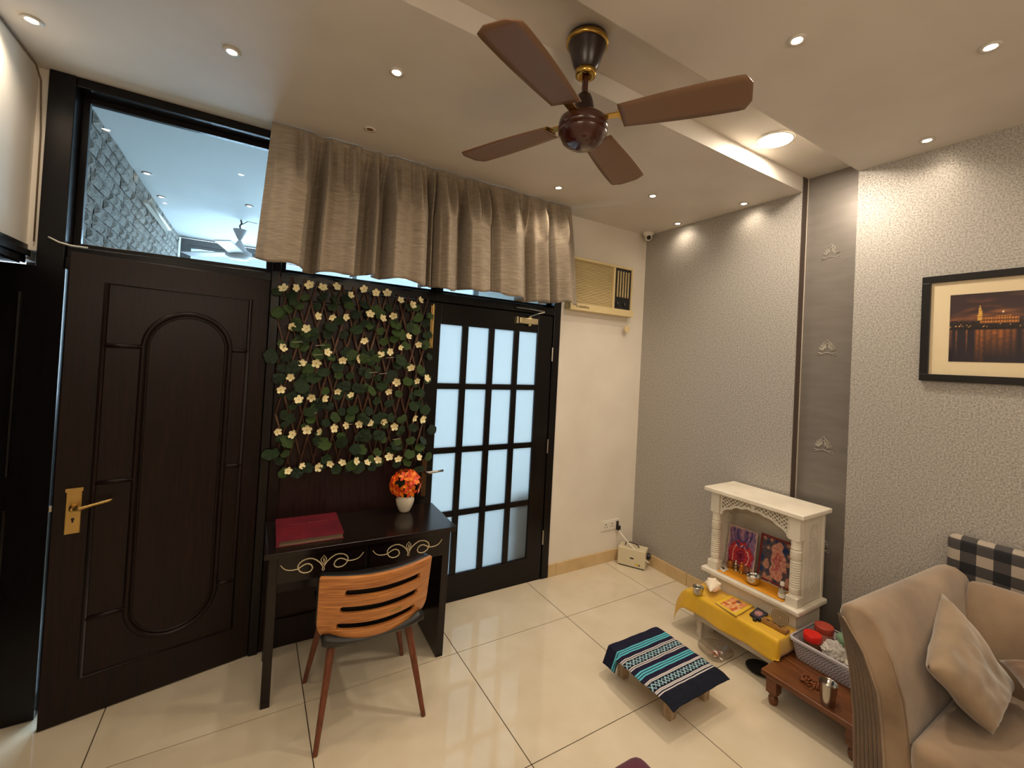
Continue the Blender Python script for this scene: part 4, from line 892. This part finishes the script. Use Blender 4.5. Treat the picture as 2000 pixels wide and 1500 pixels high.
q = px(1363, 1160, 2, ZT); bowl('steel_bowl', 'small steel bowl at the left end of the yellow cloth', (q.x, q.y, ZT), .034, .045)
# conch shell
q = px(1391, 1155, 2, ZT+.01); cn = MB()
CPR = [(0, .0), (.06, .006), (.2, .013), (.4, .024), (.58, .036), (.70, .043), (.76, .041), (.80, .030), (.85, .027), (.89, .018), (.94, .013), (1, .0)]
def conch(u, v):
    a = 2*PI*u; k = max(i for i in range(len(CPR)-1) if CPR[i][0] <= v+1e-9); f = (v-CPR[k][0])/(CPR[k+1][0]-CPR[k][0]); r = CPR[k][1]+(CPR[k+1][1]-CPR[k][1])*f
    r *= 1+.22*max(0, math.cos(a*7))*math.exp(-((v-.72)/.06)**2)+.12*max(0, math.cos(a*7+1))*math.exp(-((v-.85)/.03)**2)+.12*math.cos(a+1.2)*(.2 < v < .7)
    return (-.08+.155*v, r*math.cos(a)*1.05, .04+r*math.sin(a)*.92)
cn.grid(42, 40, conch)
cs_ = cn.build('shell', mat('conch_white', S(240, 226, 204), .3, noise_col=(S(226, 196, 160), 12, 3, .5, .8)), smooth=True)
ct = thing('conch_shell', 'white conch shell on the yellow cloth', 'shell', (q.x, min(q.y, -1.06), ZT+.002), .45); cs_.parent = ct
MB().tube([(-.06, -.012, .034), (-.03, -.024, .03), (0, -.034, .034), (.02, -.038, .044)], [.002, .005, .006, .002], 8, flat=.5).build('lip', mat('conch_pink', S(226, 170, 130), .35), ct, smooth=True)
def bcov(u, v):
    n = noise.noise((u*8, v*8, 7)); c = (228, 190, 52)
    if .14 < u < .86 and .12 < v < .88: c = mix((232, 190, 130), (206, 110, 60), .5+n*1.1)
    if .14 < u < .86 and .12 < v < .5 and n > .1: c = (196, 84, 44)
    if math.hypot(u-.5, v-.78) < .1: c = (110, 70, 70)
    return c
flatcard('prayer_booklet', 'yellow covered prayer booklet lying on the yellow cloth', [(1428, 1162), (1472, 1183), (1438, 1203), (1397, 1177)], ZT, .006, bcov, 'booklet', S(200, 170, 110))
def kcov(u, v): n = noise.noise((u*7, v*7, 4)); return mix((206, 160, 150), (120, 70, 80), .5+n) if math.hypot(u-.5, v-.5) < .32 else mix((30, 34, 44), (60, 66, 84), .5+n)
flatcard('matchbox', 'small dark box with a picture on the yellow cloth', [(1480, 1186), (1500, 1198), (1484, 1211), (1464, 1198)], ZT, .012, kcov, 'box', S(28, 30, 36))
q = px(1474, 1212, 2, ZT); o = MB().lathe([(0, 0), (.011, 0), (.012, .008), (.009, .014), (0, .015)], 16).build('dark_knob', M_blackp, loc=(q.x, q.y, ZT), smooth=True); tag(o, 'small black round piece beside the dark picture box', 'trinket')
q = px(1522, 1218, 2, ZT); ih = thing('incense_stand', 'wooden incense block holding an upright round slice', 'incense holder', (min(q.x, -.425), q.y-.008, ZT), .0)
M_iw = wood('incense_wood', S(138, 96, 46), S(176, 130, 70), .5, (6, 1, 6), 5)
MB().box(-.022, .022, -.07, .07, 0, .02).build('block', M_iw, ih, bevel=.003)
MB().box(-.012, -.004, -.04, -.02, .02, .022).build('slot', M_blackp, ih); MB().box(-.012, -.004, .03, .045, .02, .022).build('slot', M_blackp, ih)
dm = Matrix.Translation((.008, -.02, .064))@Matrix.Rotation(.35, 4, 'Z')@Matrix.Rotation(PI/2, 4, 'Y')
rg = MB().lathe([(0, -.004), (.044, -.004), (.045, 0), (.044, .004), (0, .004)], 30, mtx=dm).build('slice', mat('slice_wood', S(168, 148, 118), .5), ih)
rb = MB()
for r_ in (.012, .022, .032, .043): rb.lathe([(r_-.0015, -.0046), (r_+.0015, -.0046)], 28, mtx=dm, cap=False).lathe([(r_-.0015, .0046), (r_+.0015, .0046)], 28, mtx=dm, cap=False)
rb.build('growth_ring', mat('slice_ring', S(104, 84, 58), .6), rg)
# glass bowl with petals, black tray
q = px(1407, 1272, 2, 0); gb = thing('glass_bowl', 'shallow clear glass bowl with petals on the floor', 'bowl', (-.575, -1.245, 0))
MB().lathe([(0, .001), (.05, .001), (.052, .006), (.085, .035), (.098, .05), (.1, .052), (.096, .05), (.083, .037), (.048, .009), (0, .006)], 40).build('glass', clear_glass('bowl_glass', (.9, .88, .86, 1), .16, .03), gb, smooth=True)
random.seed(4)
for k in range(14):
    c_ = (mat('petal_pink', S(196, 110, 120), .6), mat('petal_white', S(226, 214, 200), .6), mat('petal_yellow', S(226, 196, 80), .6))[k % 3 if k < 5 else k % 2]
    a = rnd(0, 6.3); r_ = rnd(0, .045); pm_ = MB().add([(-.014, 0, 0), (0, -.009, .003), (.014, 0, .001), (0, .009, .004), (0, 0, -.002)], [(0, 1, 4), (1, 2, 4), (2, 3, 4), (3, 0, 4)]).build('petal', c_, gb, (math.cos(a)*r_, math.sin(a)*r_, .012+rnd(0, .02)), (rnd(-.5, .5), rnd(-.5, .5), rnd(0, 6)))
q = px(1480, 1285, 2, 0.005); bowl('black_tray', 'round black tray on the floor under the yellow cloth end', (-.435, -1.44, 0), .075, .014, 'tray', mat('black_enamel', S(22, 24, 28), .25), [(0, 0), (.062, 0), (.075, .012), (.077, .014), (.074, .014), (.06, .004), (0, .004)])
# ------------------------------------------------------------------ dark wooden low bench
M_bw = wood('brown_bench_wood', S(92, 52, 26), S(124, 74, 40), .35, (12, 1.2, 12), 4)
wdb = thing('wooden_bench', 'low brown wooden bench with turned legs beside the sofa arm', 'bench', (-.415, -1.799, 0))
ZW = .172
MB().box(-.262, .245, -.225, .225, ZW-.028, ZW).build('bench_top', M_bw, wdb, bevel=.005)
for c in (-.185, .185): MB().box(-.215, .215, c-.008, c+.008, ZW-.055, ZW-.028).build('apron', M_bw, wdb)
for a in (-.215, .205):
    for c in (-.18, .18):
        MB().lathe([(.016, 0), (.02, .006), (.024, .022), (.022, .036), (.014, .046), (.016, .052), (.027, .058), (.027, .064)], 16, (a, c, 0)).box(a-.026, a+.026, c-.026, c+.026, .062, ZW-.028).build('leg', M_bw, wdb, smooth=True, auto=.5)
# plastic basket
M_bask = mat('grey_plastic_weave', S(176, 168, 174), .5)
nt = M_bask.node_tree; tc = nt.nodes.new('ShaderNodeTexCoord'); ck = nt.nodes.new('ShaderNodeTexChecker'); ck.inputs['Scale'].default_value = 135
ck.inputs['Color1'].default_value = S(188, 180, 184); ck.inputs['Color2'].default_value = S(104, 96, 100); nt.links.new(tc.outputs['Object'], ck.inputs[0]); nt.links.new(ck.outputs[0], nt.nodes['Principled BSDF'].inputs['Base Color'])
bk2 = thing('plastic_basket', 'grey woven plastic basket full of puja supplies on the wooden bench', 'basket', (-.285, -1.79, ZW))
bx_, by_ = .15, .2
def ring_(hx_, hy_, z, r=.03, n=6):
    out = []
    for cx_, cy_, a0 in ((1, 1, 0), (-1, 1, 1), (-1, -1, 2), (1, -1, 3)):
        for k in range(n+1):
            a = (a0+k/n)*PI/2; out.append((cx_*(hx_-r)+r*math.cos(a), cy_*(hy_-r)+r*math.sin(a), z))
    return out
def loft(rings, close_bottom=True):
    b = MB(); n = len(rings[0]); vs = sum(rings, []); fs = []
    for i in range(len(rings)-1): fs += [(i*n+k, i*n+(k+1) % n, (i+1)*n+(k+1) % n, (i+1)*n+k) for k in range(n)]
    if close_bottom: fs.append(tuple(reversed(range(n))))
    return b.add(vs, fs)
loft([ring_(bx_-.02, by_-.02, .002), ring_(bx_-.002, by_-.002, .1)]).build('basket_wall', M_bask, bk2, solid=.003, smooth=True, auto=.6)
loft([ring_(bx_-.004, by_-.004, .096), ring_(bx_+.006, by_+.006, .098), ring_(bx_+.006, by_+.006, .108), ring_(bx_-.004, by_-.004, .11)], False).build('rim', mat('grey_plastic', S(186, 180, 184), .45), bk2, solid=.003)
M_rl = mat('red_lid', S(214, 34, 26), .35); M_rl2 = mat('faded_red_lid', S(176, 70, 56), .4)
def jar(lab, loc, r, h, mb, ml, lh=.03, name='jar', tilt=(0, 0, 0)):
    t = thing(name, lab, 'jar', loc, rot=tilt)
    MB().lathe([(0, 0), (r*.92, 0), (r*.96, .004), (r*.96, h-.006), (r*.9, h)], 24).build('body', mb, t, smooth=True, auto=.7)
    MB().lathe([(r*.98, h-.004), (r, h), (r, h+lh-.004), (r*.94, h+lh), (0, h+lh)], 24).build('lid', ml, t, smooth=True, auto=.6); return t
jar('clear jar of brown powder with bright red lid in the basket', (-.35, -1.668, ZW+.006), .044, .105, mat('brown_powder', S(92, 58, 34), .4), M_rl)
jar('pink jar with faded red lid at the back of the basket', (-.222, -1.668, ZW+.006), .047, .115, mat('pink_jar', S(186, 120, 108), .4), M_rl2)
jar('jar with pale green lid at the back of the basket', (-.215, -1.775, ZW+.006), .046, .105, mat('print_jar', S(196, 170, 160), .4), mat('green_lid', S(120, 150, 120), .4))
jar('small steel tin in the basket between the jars', (-.283, -1.735, ZW+.006), .03, .10, M_steel, M_steel, .012, 'tin')
M_bag = mat('thin_plastic_film', S(226, 220, 214), .18, alpha=.5)
def bag(lab, loc, sc, seed, m):
    bm = bmesh.new(); bmesh.ops.create_icosphere(bm, subdivisions=4, radius=1)
    for v in bm.verts:
        n_ = noise.noise(v.co*1.7+Vector((seed, 0, 0)))*.35+noise.noise(v.co*4+Vector((seed, 3, 0)))*.22+abs(noise.noise(v.co*9+Vector((seed, 5, 0))))*.12
        v.co *= 1+n_
    me = bpy.data.meshes.new('plastic_bag'); bm.to_mesh(me); bm.free(); me.materials.append(m)
    zmin = min(v.co.z for v in me.vertices)
    for v in me.vertices: v.co = Vector((v.co.x*sc[0], v.co.y*sc[1], (v.co.z-zmin)*sc[2]))
    return tag(inst('plastic_bag', me, None, loc), lab, 'plastic bag')
bag('crumpled clear plastic bag of white wicks in the basket front', (-.35, -1.775, ZW+.04), (.055, .05, .05), 3, M_bag)
bag('large milky plastic bag filling the right of the basket', (-.27, -1.88, ZW+.04), (.075, .06, .068), 8, mat('milky_film', S(214, 208, 200), .25, alpha=.72))
cw_ = MB(); random.seed(13)
for k in range(90):
    a = Vector((-.37+rnd(0, .07), -1.71-rnd(0, .17), ZW+.075+rnd(0, .03))); d = Vector((rnd(-1, 1), rnd(-1, 1), rnd(-.4, .4))).normalized()*.012
    cw_.tube([a-d, a, a+d], [.003, .0055, .002], 5)
o = cw_.build('cotton_wicks', mat('cotton', S(236, 228, 212), .9), smooth=True); tag(o, 'loose white cotton wicks piled in the basket', 'cotton wicks', kind='stuff')
# tumbler and beads on the bench
q = px(1618, 1372, 2, ZW); tb = MB().lathe([(0, 0), (.029, 0), (.03, .003), (.0375, .098), (.039, .1), (.0355, .098), (.0285, .006), (0, .005)], 32).build('steel_tumbler', M_steel, loc=(-.632, -1.868, ZW), smooth=True, auto=1.0); tag(tb, 'tall steel tumbler on the wooden bench', 'tumbler')
random.seed(2); bd_ = thing('prayer_beads', 'heap of brown wooden prayer beads on the wooden bench', 'beads', (-.565, -1.765, ZW))
M_bead = mat('bead_brown', S(150, 84, 36), .5, noise_col=(S(96, 48, 20), 60, 2, .4, .6)); bdm = MB().lathe([(0, -.0055), (.004, -.004), (.0055, 0), (.004, .004), (0, .0055)], 10).mesh('bead', M_bead, smooth=True)
a = 0; 
for k in range(60):
    a += .34+rnd(-.1, .1); r_ = .028+.012*math.sin(k*.9)
    inst('bead', bdm, bd_, (math.cos(a)*r_*.8, math.sin(a)*r_*1.35, .0055+.0055*(k//22)+rnd(0, .003)), (rnd(0, 3), rnd(0, 3), 0))
# ------------------------------------------------------------------ low stool with striped cloth
M_sw = wood('scuffed_stool_wood', S(150, 122, 92), S(196, 172, 140), .6, (10, 10, 2), 5)
ZK = .148
stl = thing('low_stool', 'low scuffed wooden stool under the striped navy cloth', 'stool', (-1.06, -1.26, 0))
MB().box(-.195, .185, -.215, .2, ZK-.022, ZK).build('stool_top', M_sw, stl, bevel=.003)
for a in (-.132, .132):
    for c in (-.158, .158): MB().prism([(-.022, 0), (.022, 0), (.026, ZK-.03), (-.026, ZK-.03)], lambda u, v, w_: (a+u, c+w_, v), -.022, .022).build('leg', M_sw, stl, bevel=.003)
NAVY, CY, WH, BK = (26, 26, 48), (92, 186, 204), (214, 206, 204), (14, 14, 22)
def strp(u, v):
    # v 0 near end, 1 far end ; u across
    d = 1-v; n = noise.noise((u*40, v*60, 1))*8
    def sh_(c): return tuple(q+n for q in c)
    for c0 in (.145, .175, .205, .50, .53, .56):
        if abs(d-c0) < .008: return sh_(CY)
    for c0 in (.275, .295, .405, .425, .63, .65, .765, .785, .815):
        if abs(d-c0) < .006: return sh_(WH)
    for a, c in ((.31, .39), (.665, .75)):
        if a < d < c:
            t = (d-a)/(c-a); k = (u*9) % 1
            zz = abs(k-.5)*2
            if abs(t-zz*.8-.1) < .13 or abs(t-(1-zz)*.8-.1) < .08: return sh_((150, 186, 200))
            return sh_(BK)
    if .23 < d < .27 or .44 < d < .48 or .58 < d < .62: return sh_((30, 26, 52))
    if d > .84: return sh_((20, 24, 36))
    return sh_(NAVY)
def scl(u, v):
    x = -1.292+.43*u; y = -1.52+.475*v; z = ZK+.004
    if y > -1.06: d = y+1.06; z -= d*d*9 
    if y < -1.485: d = -1.485-y; z -= d*.3
    if x < -1.255: d = -1.255-x; z -= d*(2.2 if v > .8 else .3)
    if x > -.875: d = x+.875; z -= d*.3
    z += .0035*noise.noise((x*16, y*16, 3)); return (x+1.06, y+1.26, z)
sc_ = thing('striped_cloth', 'navy woven cloth with turquoise and white stripes over the low stool', 'cloth', (-1.06, -1.26, 0))
paint('weave', 110, 170, scl, strp, painted('woven_stripes', .9, .2), sc_).data.polygons.foreach_set('use_smooth', [True]*110*170)
sc_.children[0].modifiers.new('s', 'SOLIDIFY').thickness = .004; sc_.children[0].modifiers['s'].offset = 1
# ------------------------------------------------------------------ sofa
M_vel = mat('beige_velvet', S(146, 122, 96), .8, noise_col=(S(112, 90, 68), 5, 6, .35, .7), sheen=.5, bump=(18, .08))
M_rib = mat('ribbed_brown_fabric', S(104, 82, 62), .8, noise_col=(S(78, 60, 44), 6, 3, .35, .7), sheen=.3)
sf_ = thing('sofa', 'beige velvet sofa with a flared arm along the wallpapered wall', 'sofa', (-.5, -3.0, 0))
def W3(x, y, z): return (x+.5, y+3.0, z)
arm = [(-2.115, .03), (-2.098, .2), (-2.088, .4), (-2.066, .57), (-2.035, .70), (-2.016, .755), (-2.022, .785), (-2.05, .803), (-2.09, .803), (-2.13, .782), (-2.165, .73), (-2.20, .64), (-2.232, .535), (-2.25, .42), (-2.262, .30), (-2.265, .03)]
def armsec(x):
    t = (x+.93)/.83; out = []
    for y, z in arm:
        k = max(0, (z-.3)/.5)
        out.append(W3(x, y-.075*t*k, z+(.03*t*k)))
    return out
xs = [-.93, -.918, -.90, -.8, -.65, -.5, -.35, -.2, -.1]; secs = []
for i, x in enumerate(xs):
    s_ = armsec(x)
    if i == 0:
        c_ = Vector((0, sum(p[1] for p in s_)/len(s_), sum(p[2] for p in s_)/len(s_)))
        s_ = [(p[0], p[1]+(c_.y-p[1])*.07, p[2]+(c_.z-p[2])*.03) for p in s_]
    secs.append(s_)
n_ = len(arm); b = MB(); vs = sum(secs, []); fs = []
for i in range(len(xs)-1): fs += [(i*n_+k, i*n_+(k+1) % n_, (i+1)*n_+(k+1) % n_, (i+1)*n_+k) for k in range(n_)]
fs += [tuple(range(n_)), tuple(reversed(range((len(xs)-1)*n_, len(xs)*n_)))]
b.add(vs, fs).build('arm', M_vel, sf_, smooth=True, auto=1.2)
# ribbed facing on the outer front of the arm
outer = [(-2.105, .03), (-2.092, .2), (-2.084, .4), (-2.063, .57), (-2.034, .70), (-2.018, .755)]; inn = [(-2.20, .03), (-2.188, .25), (-2.175, .40), (-2.158, .526), (-2.108, .65), (-2.034, .75)]
def interp(L, t): t = t*(len(L)-1); i = min(int(t), len(L)-2); f = t-i; return (L[i][0]+(L[i+1][0]-L[i][0])*f, L[i][1]+(L[i+1][1]-L[i][1])*f)
def rib(u, v):
    a, c = interp(outer, v), interp(inn, v); y = a[0]+(c[0]-a[0])*u; z = a[1]+(c[1]-a[1])*u; return W3(-.934-.004*math.sin(u*PI*14)*(1-v*.7)-.004, y, z)
MB().grid(84, 30, rib).build('ribbed_facing', M_rib, sf_, smooth=True, solid=.004)
MB().tube([W3(-.937, *interp(inn, t/24)) for t in range(25)], .004, 6).build('piping', M_vel, sf_, smooth=True)
MB().tube([W3(-.922+.02*max(0, (t/20-.7)), *q) for t, q in enumerate([interp([(-2.255, .40), (-2.236, .535), (-2.196, .655), (-2.15, .745), (-2.09, .79), (-2.03, .775)], t/20) for t in range(21)])], .0035, 6).build('seam', M_vel, sf_, smooth=True)
MB().box(-.43, .42, -1.2, .745, .03, .30).build('base', M_vel, sf_, bevel=.02, seg=3)
for k, (a, c) in enumerate(((-.05, .742), (-.85, -.055))):
    MB().box(-.46, .28, a, c, .30, .435).build('seat_cushion', M_vel, sf_, bevel=.045, seg=5, smooth=True)
bkp = [(.26, .30), (.22, .45), (.24, .66), (.285, .79), (.325, .825), (.37, .82), (.40, .78), (.42, .3)]
for k, (a, c) in enumerate(((.335, .775), (-.13, .33), (-.6, -.135), (-1.2, -.605))):
    bm_ = MB(); ns = 8; sec = []
    for i in range(ns+1):
        t = i/ns; e = abs(t*2-1)**6; sec.append([(x+(.02*e if x < .3 else 0), a+(c-a)*t, z-.014*e*(z > .6)) for x, z in bkp])
    m_ = len(bkp); vs = sum(sec, []); fs = []
    for i in range(ns): fs += [(i*m_+j, i*m_+(j+1) % m_, (i+1)*m_+(j+1) % m_, (i+1)*m_+j) for j in range(m_)]
    fs += [tuple(range(m_)), tuple(reversed(range(ns*m_, (ns+1)*m_)))]
    bm_.add(vs, fs).build('back_cushion', M_vel, sf_, smooth=True, bevel=.012, seg=3)
MB().box(-.43, .42, -1.42, -1.2, .03, .76).build('arm', M_vel, sf_, bevel=.06, seg=5, smooth=True)
for a in (-.38, .37):
    for c in (-1.35, .68): MB().lathe([(.02, 0), (.026, .035)], 12, (a, c, 0)).build('foot', M_dwood, sf_)
A_, B_, C2, D_ = (-.43, -2.20, .80), (-.82, -2.272, .665), (-.715, -2.46, .445), (-.28, -2.44, .455)
cu1 = pillow('cushion', ((-.40, -2.195, .795), (-.83, -2.27, .655), (-.71, -2.42, .47), (-.33, -2.40, .485)), .12, mat('taupe_velvet', S(150, 128, 102), .8, noise_col=(S(116, 96, 74), 6, 4, .35, .7), sheen=.6, bump=(14, .15)), wr=.014); tag(cu1, 'rumpled beige velvet cushion leaning against the sofa arm', 'cushion')
tpx = px(1950, 1279, 2, .62)
cu2 = pillow('cushion', ((tpx.x, tpx.y, .60), (-.535, -2.47, .585), (-.48, -2.76, .50), (-.25, -2.72, .72)), .11, mat('brown_velvet', S(104, 74, 48), .8, sheen=.5), seed=4); tag(cu2, 'dark brown velvet cushion at the right edge of the picture', 'cushion')
# plaid bolster behind the sofa back
m = bpy.data.materials.new('buffalo_check'); m.use_nodes = True; nt = m.node_tree; b = nt.nodes['Principled BSDF']; b.inputs['Roughness'].default_value = .85
tc = nt.nodes.new('ShaderNodeTexCoord'); sp = nt.nodes.new('ShaderNodeSeparateXYZ'); nt.links.new(tc.outputs['Object'], sp.inputs[0])
def stripe(out, per, off):
    a = nt.nodes.new('ShaderNodeMath'); a.operation = 'MULTIPLY_ADD'; a.inputs[1].default_value = 1/per; a.inputs[2].default_value = off; nt.links.new(out, a.inputs[0])
    f = nt.nodes.new('ShaderNodeMath'); f.operation = 'FRACT'; nt.links.new(a.outputs[0], f.inputs[0])
    g = nt.nodes.new('ShaderNodeMath'); g.operation = 'GREATER_THAN'; g.inputs[1].default_value = .5; nt.links.new(f.outputs[0], g.inputs[0]); return g
s1 = stripe(sp.outputs['Y'], .112, .05); s2 = stripe(sp.outputs['Z'], .10, .3)
ad = nt.nodes.new('ShaderNodeMath'); ad.operation = 'ADD'; nt.links.new(s1.outputs[0], ad.inputs[0]); nt.links.new(s2.outputs[0], ad.inputs[1])
hv = nt.nodes.new('ShaderNodeMath'); hv.operation = 'MULTIPLY'; hv.inputs[1].default_value = .5; nt.links.new(ad.outputs[0], hv.inputs[0])
r = nt.nodes.new('ShaderNodeValToRGB'); r.color_ramp.interpolation = 'CONSTANT'; r.color_ramp.elements[0].color = S(24, 24, 28); r.color_ramp.elements[1].position = .4; r.color_ramp.elements[1].color = S(66, 62, 62); e_ = r.color_ramp.elements.new(.8); e_.color = S(162, 150, 136)
nt.links.new(hv.outputs[0], r.inputs[0]); nt.links.new(r.outputs[0], b.inputs['Base Color'])
bo_ = MB().box(-.038, .036, -.55, .55, 0, .235).build('checked_bolster', m, loc=(-.042, -2.672, .745), bevel=.03, seg=4, smooth=True); tag(bo_, 'black grey and cream checked bolster standing behind the sofa back', 'bolster')
# ------------------------------------------------------------------ things in the room beyond
tb2 = thing('tube_light', 'white tube light on the stone wall seen through the transom', 'wall light', (FX+.005, 1.95, 2.80), group=None)
MB().box(0, .03, -.35, .6, -.012, .012).build('housing', M_white, tb2); MB().tube([(.04, -.33, 0), (.04, .58, 0)], .012, 10).build('tube', M_white, tb2, smooth=True)
for (a, c), lab in (((267, 334), 'lit downlight beyond the transom, nearest the glass'), ((298, 381), 'lit downlight beyond the transom, second along the stone wall'), ((487, 402), 'lit downlight beyond the transom, beside the white fan')):
    q = px(a, c, 2, FZ); downlight(max(q.x, FX+.05), q.y, FZ, lab, 0, group='downlights in the room beyond')
f2 = thing('ceiling_fan', 'white ceiling fan hanging in the bright room beyond the transom', 'ceiling fan', (-3.21, 2.33, FZ))
M_fw = mat('fan_white', S(206, 206, 210), .4)
MB().tube([(0, 0, 0), (.008, 0, -.03), (-.006, 0, -.06), (0, 0, -.09)], .008, 8).tube([(0, 0, -.05), (.06, 0, -.0), (.14, .02, .0)], .004, 6).build('hook', mat('dark_hook', S(40, 36, 38), .5), f2)
MB().lathe([(.012, -.20), (.02, -.19), (.062, -.10), (.06, -.096), (0, -.11)], 24).build('upper_canopy', M_fw, f2, smooth=True, auto=.8)
MB().lathe([(.012, -.1), (.012, -.22)], 12).build('rod', M_fw, f2); MB().lathe([(.014, -.205), (.07, -.30), (.11, -.32), (.115, -.36), (.08, -.39), (0, -.395)], 28).build('motor', M_fw, f2, smooth=True, auto=.8)
b2 = MB().box(.10, .60, -.06, .06, -.004, .004).mesh('blade', M_fw)
for k in range(3): inst('blade', b2, f2, (0, 0, -.345), (.12, 0, .35+k*2.094))
sg_ = thing('grey_sofa', 'dark grey sofa showing blurred through the lower frosted panes', 'sofa', (-1.16, .383, 0))
M_gs = mat('dark_grey_fabric', S(52, 50, 52), .9)
MB().box(-.17, .5, -.24, .28, .05, .40).build('seat', M_gs, sg_, bevel=.04); MB().box(-.17, .5, -.24, -.06, .40, .74).build('backrest', M_gs, sg_, bevel=.04)
for a in (-.13, .46):
    for c in (-.24, .24): MB().lathe([(.02, 0), (.02, .06)], 10, (a, c, 0)).build('foot', M_dwood, sg_)
wpts = [Vector((XL+.006, -.62, H1-.006)), Vector((XL+.006, -.3, H1-.008)), Vector((XL+.006, -.05, H1-.01)), Vector((XL+.012, -.012, H1-.06)), Vector((XL+.022, -.008, H1-.3)), Vector((XL+.025, -.008, 2.14))]
o = MB().tube([p-wpts[0] for p in wpts], .003, 6).build('ceiling_wire', mat('brown_wire', S(112, 92, 70), .6), loc=wpts[0], smooth=True); tag(o, 'thin brown wire running along the left ceiling corner', 'wire')
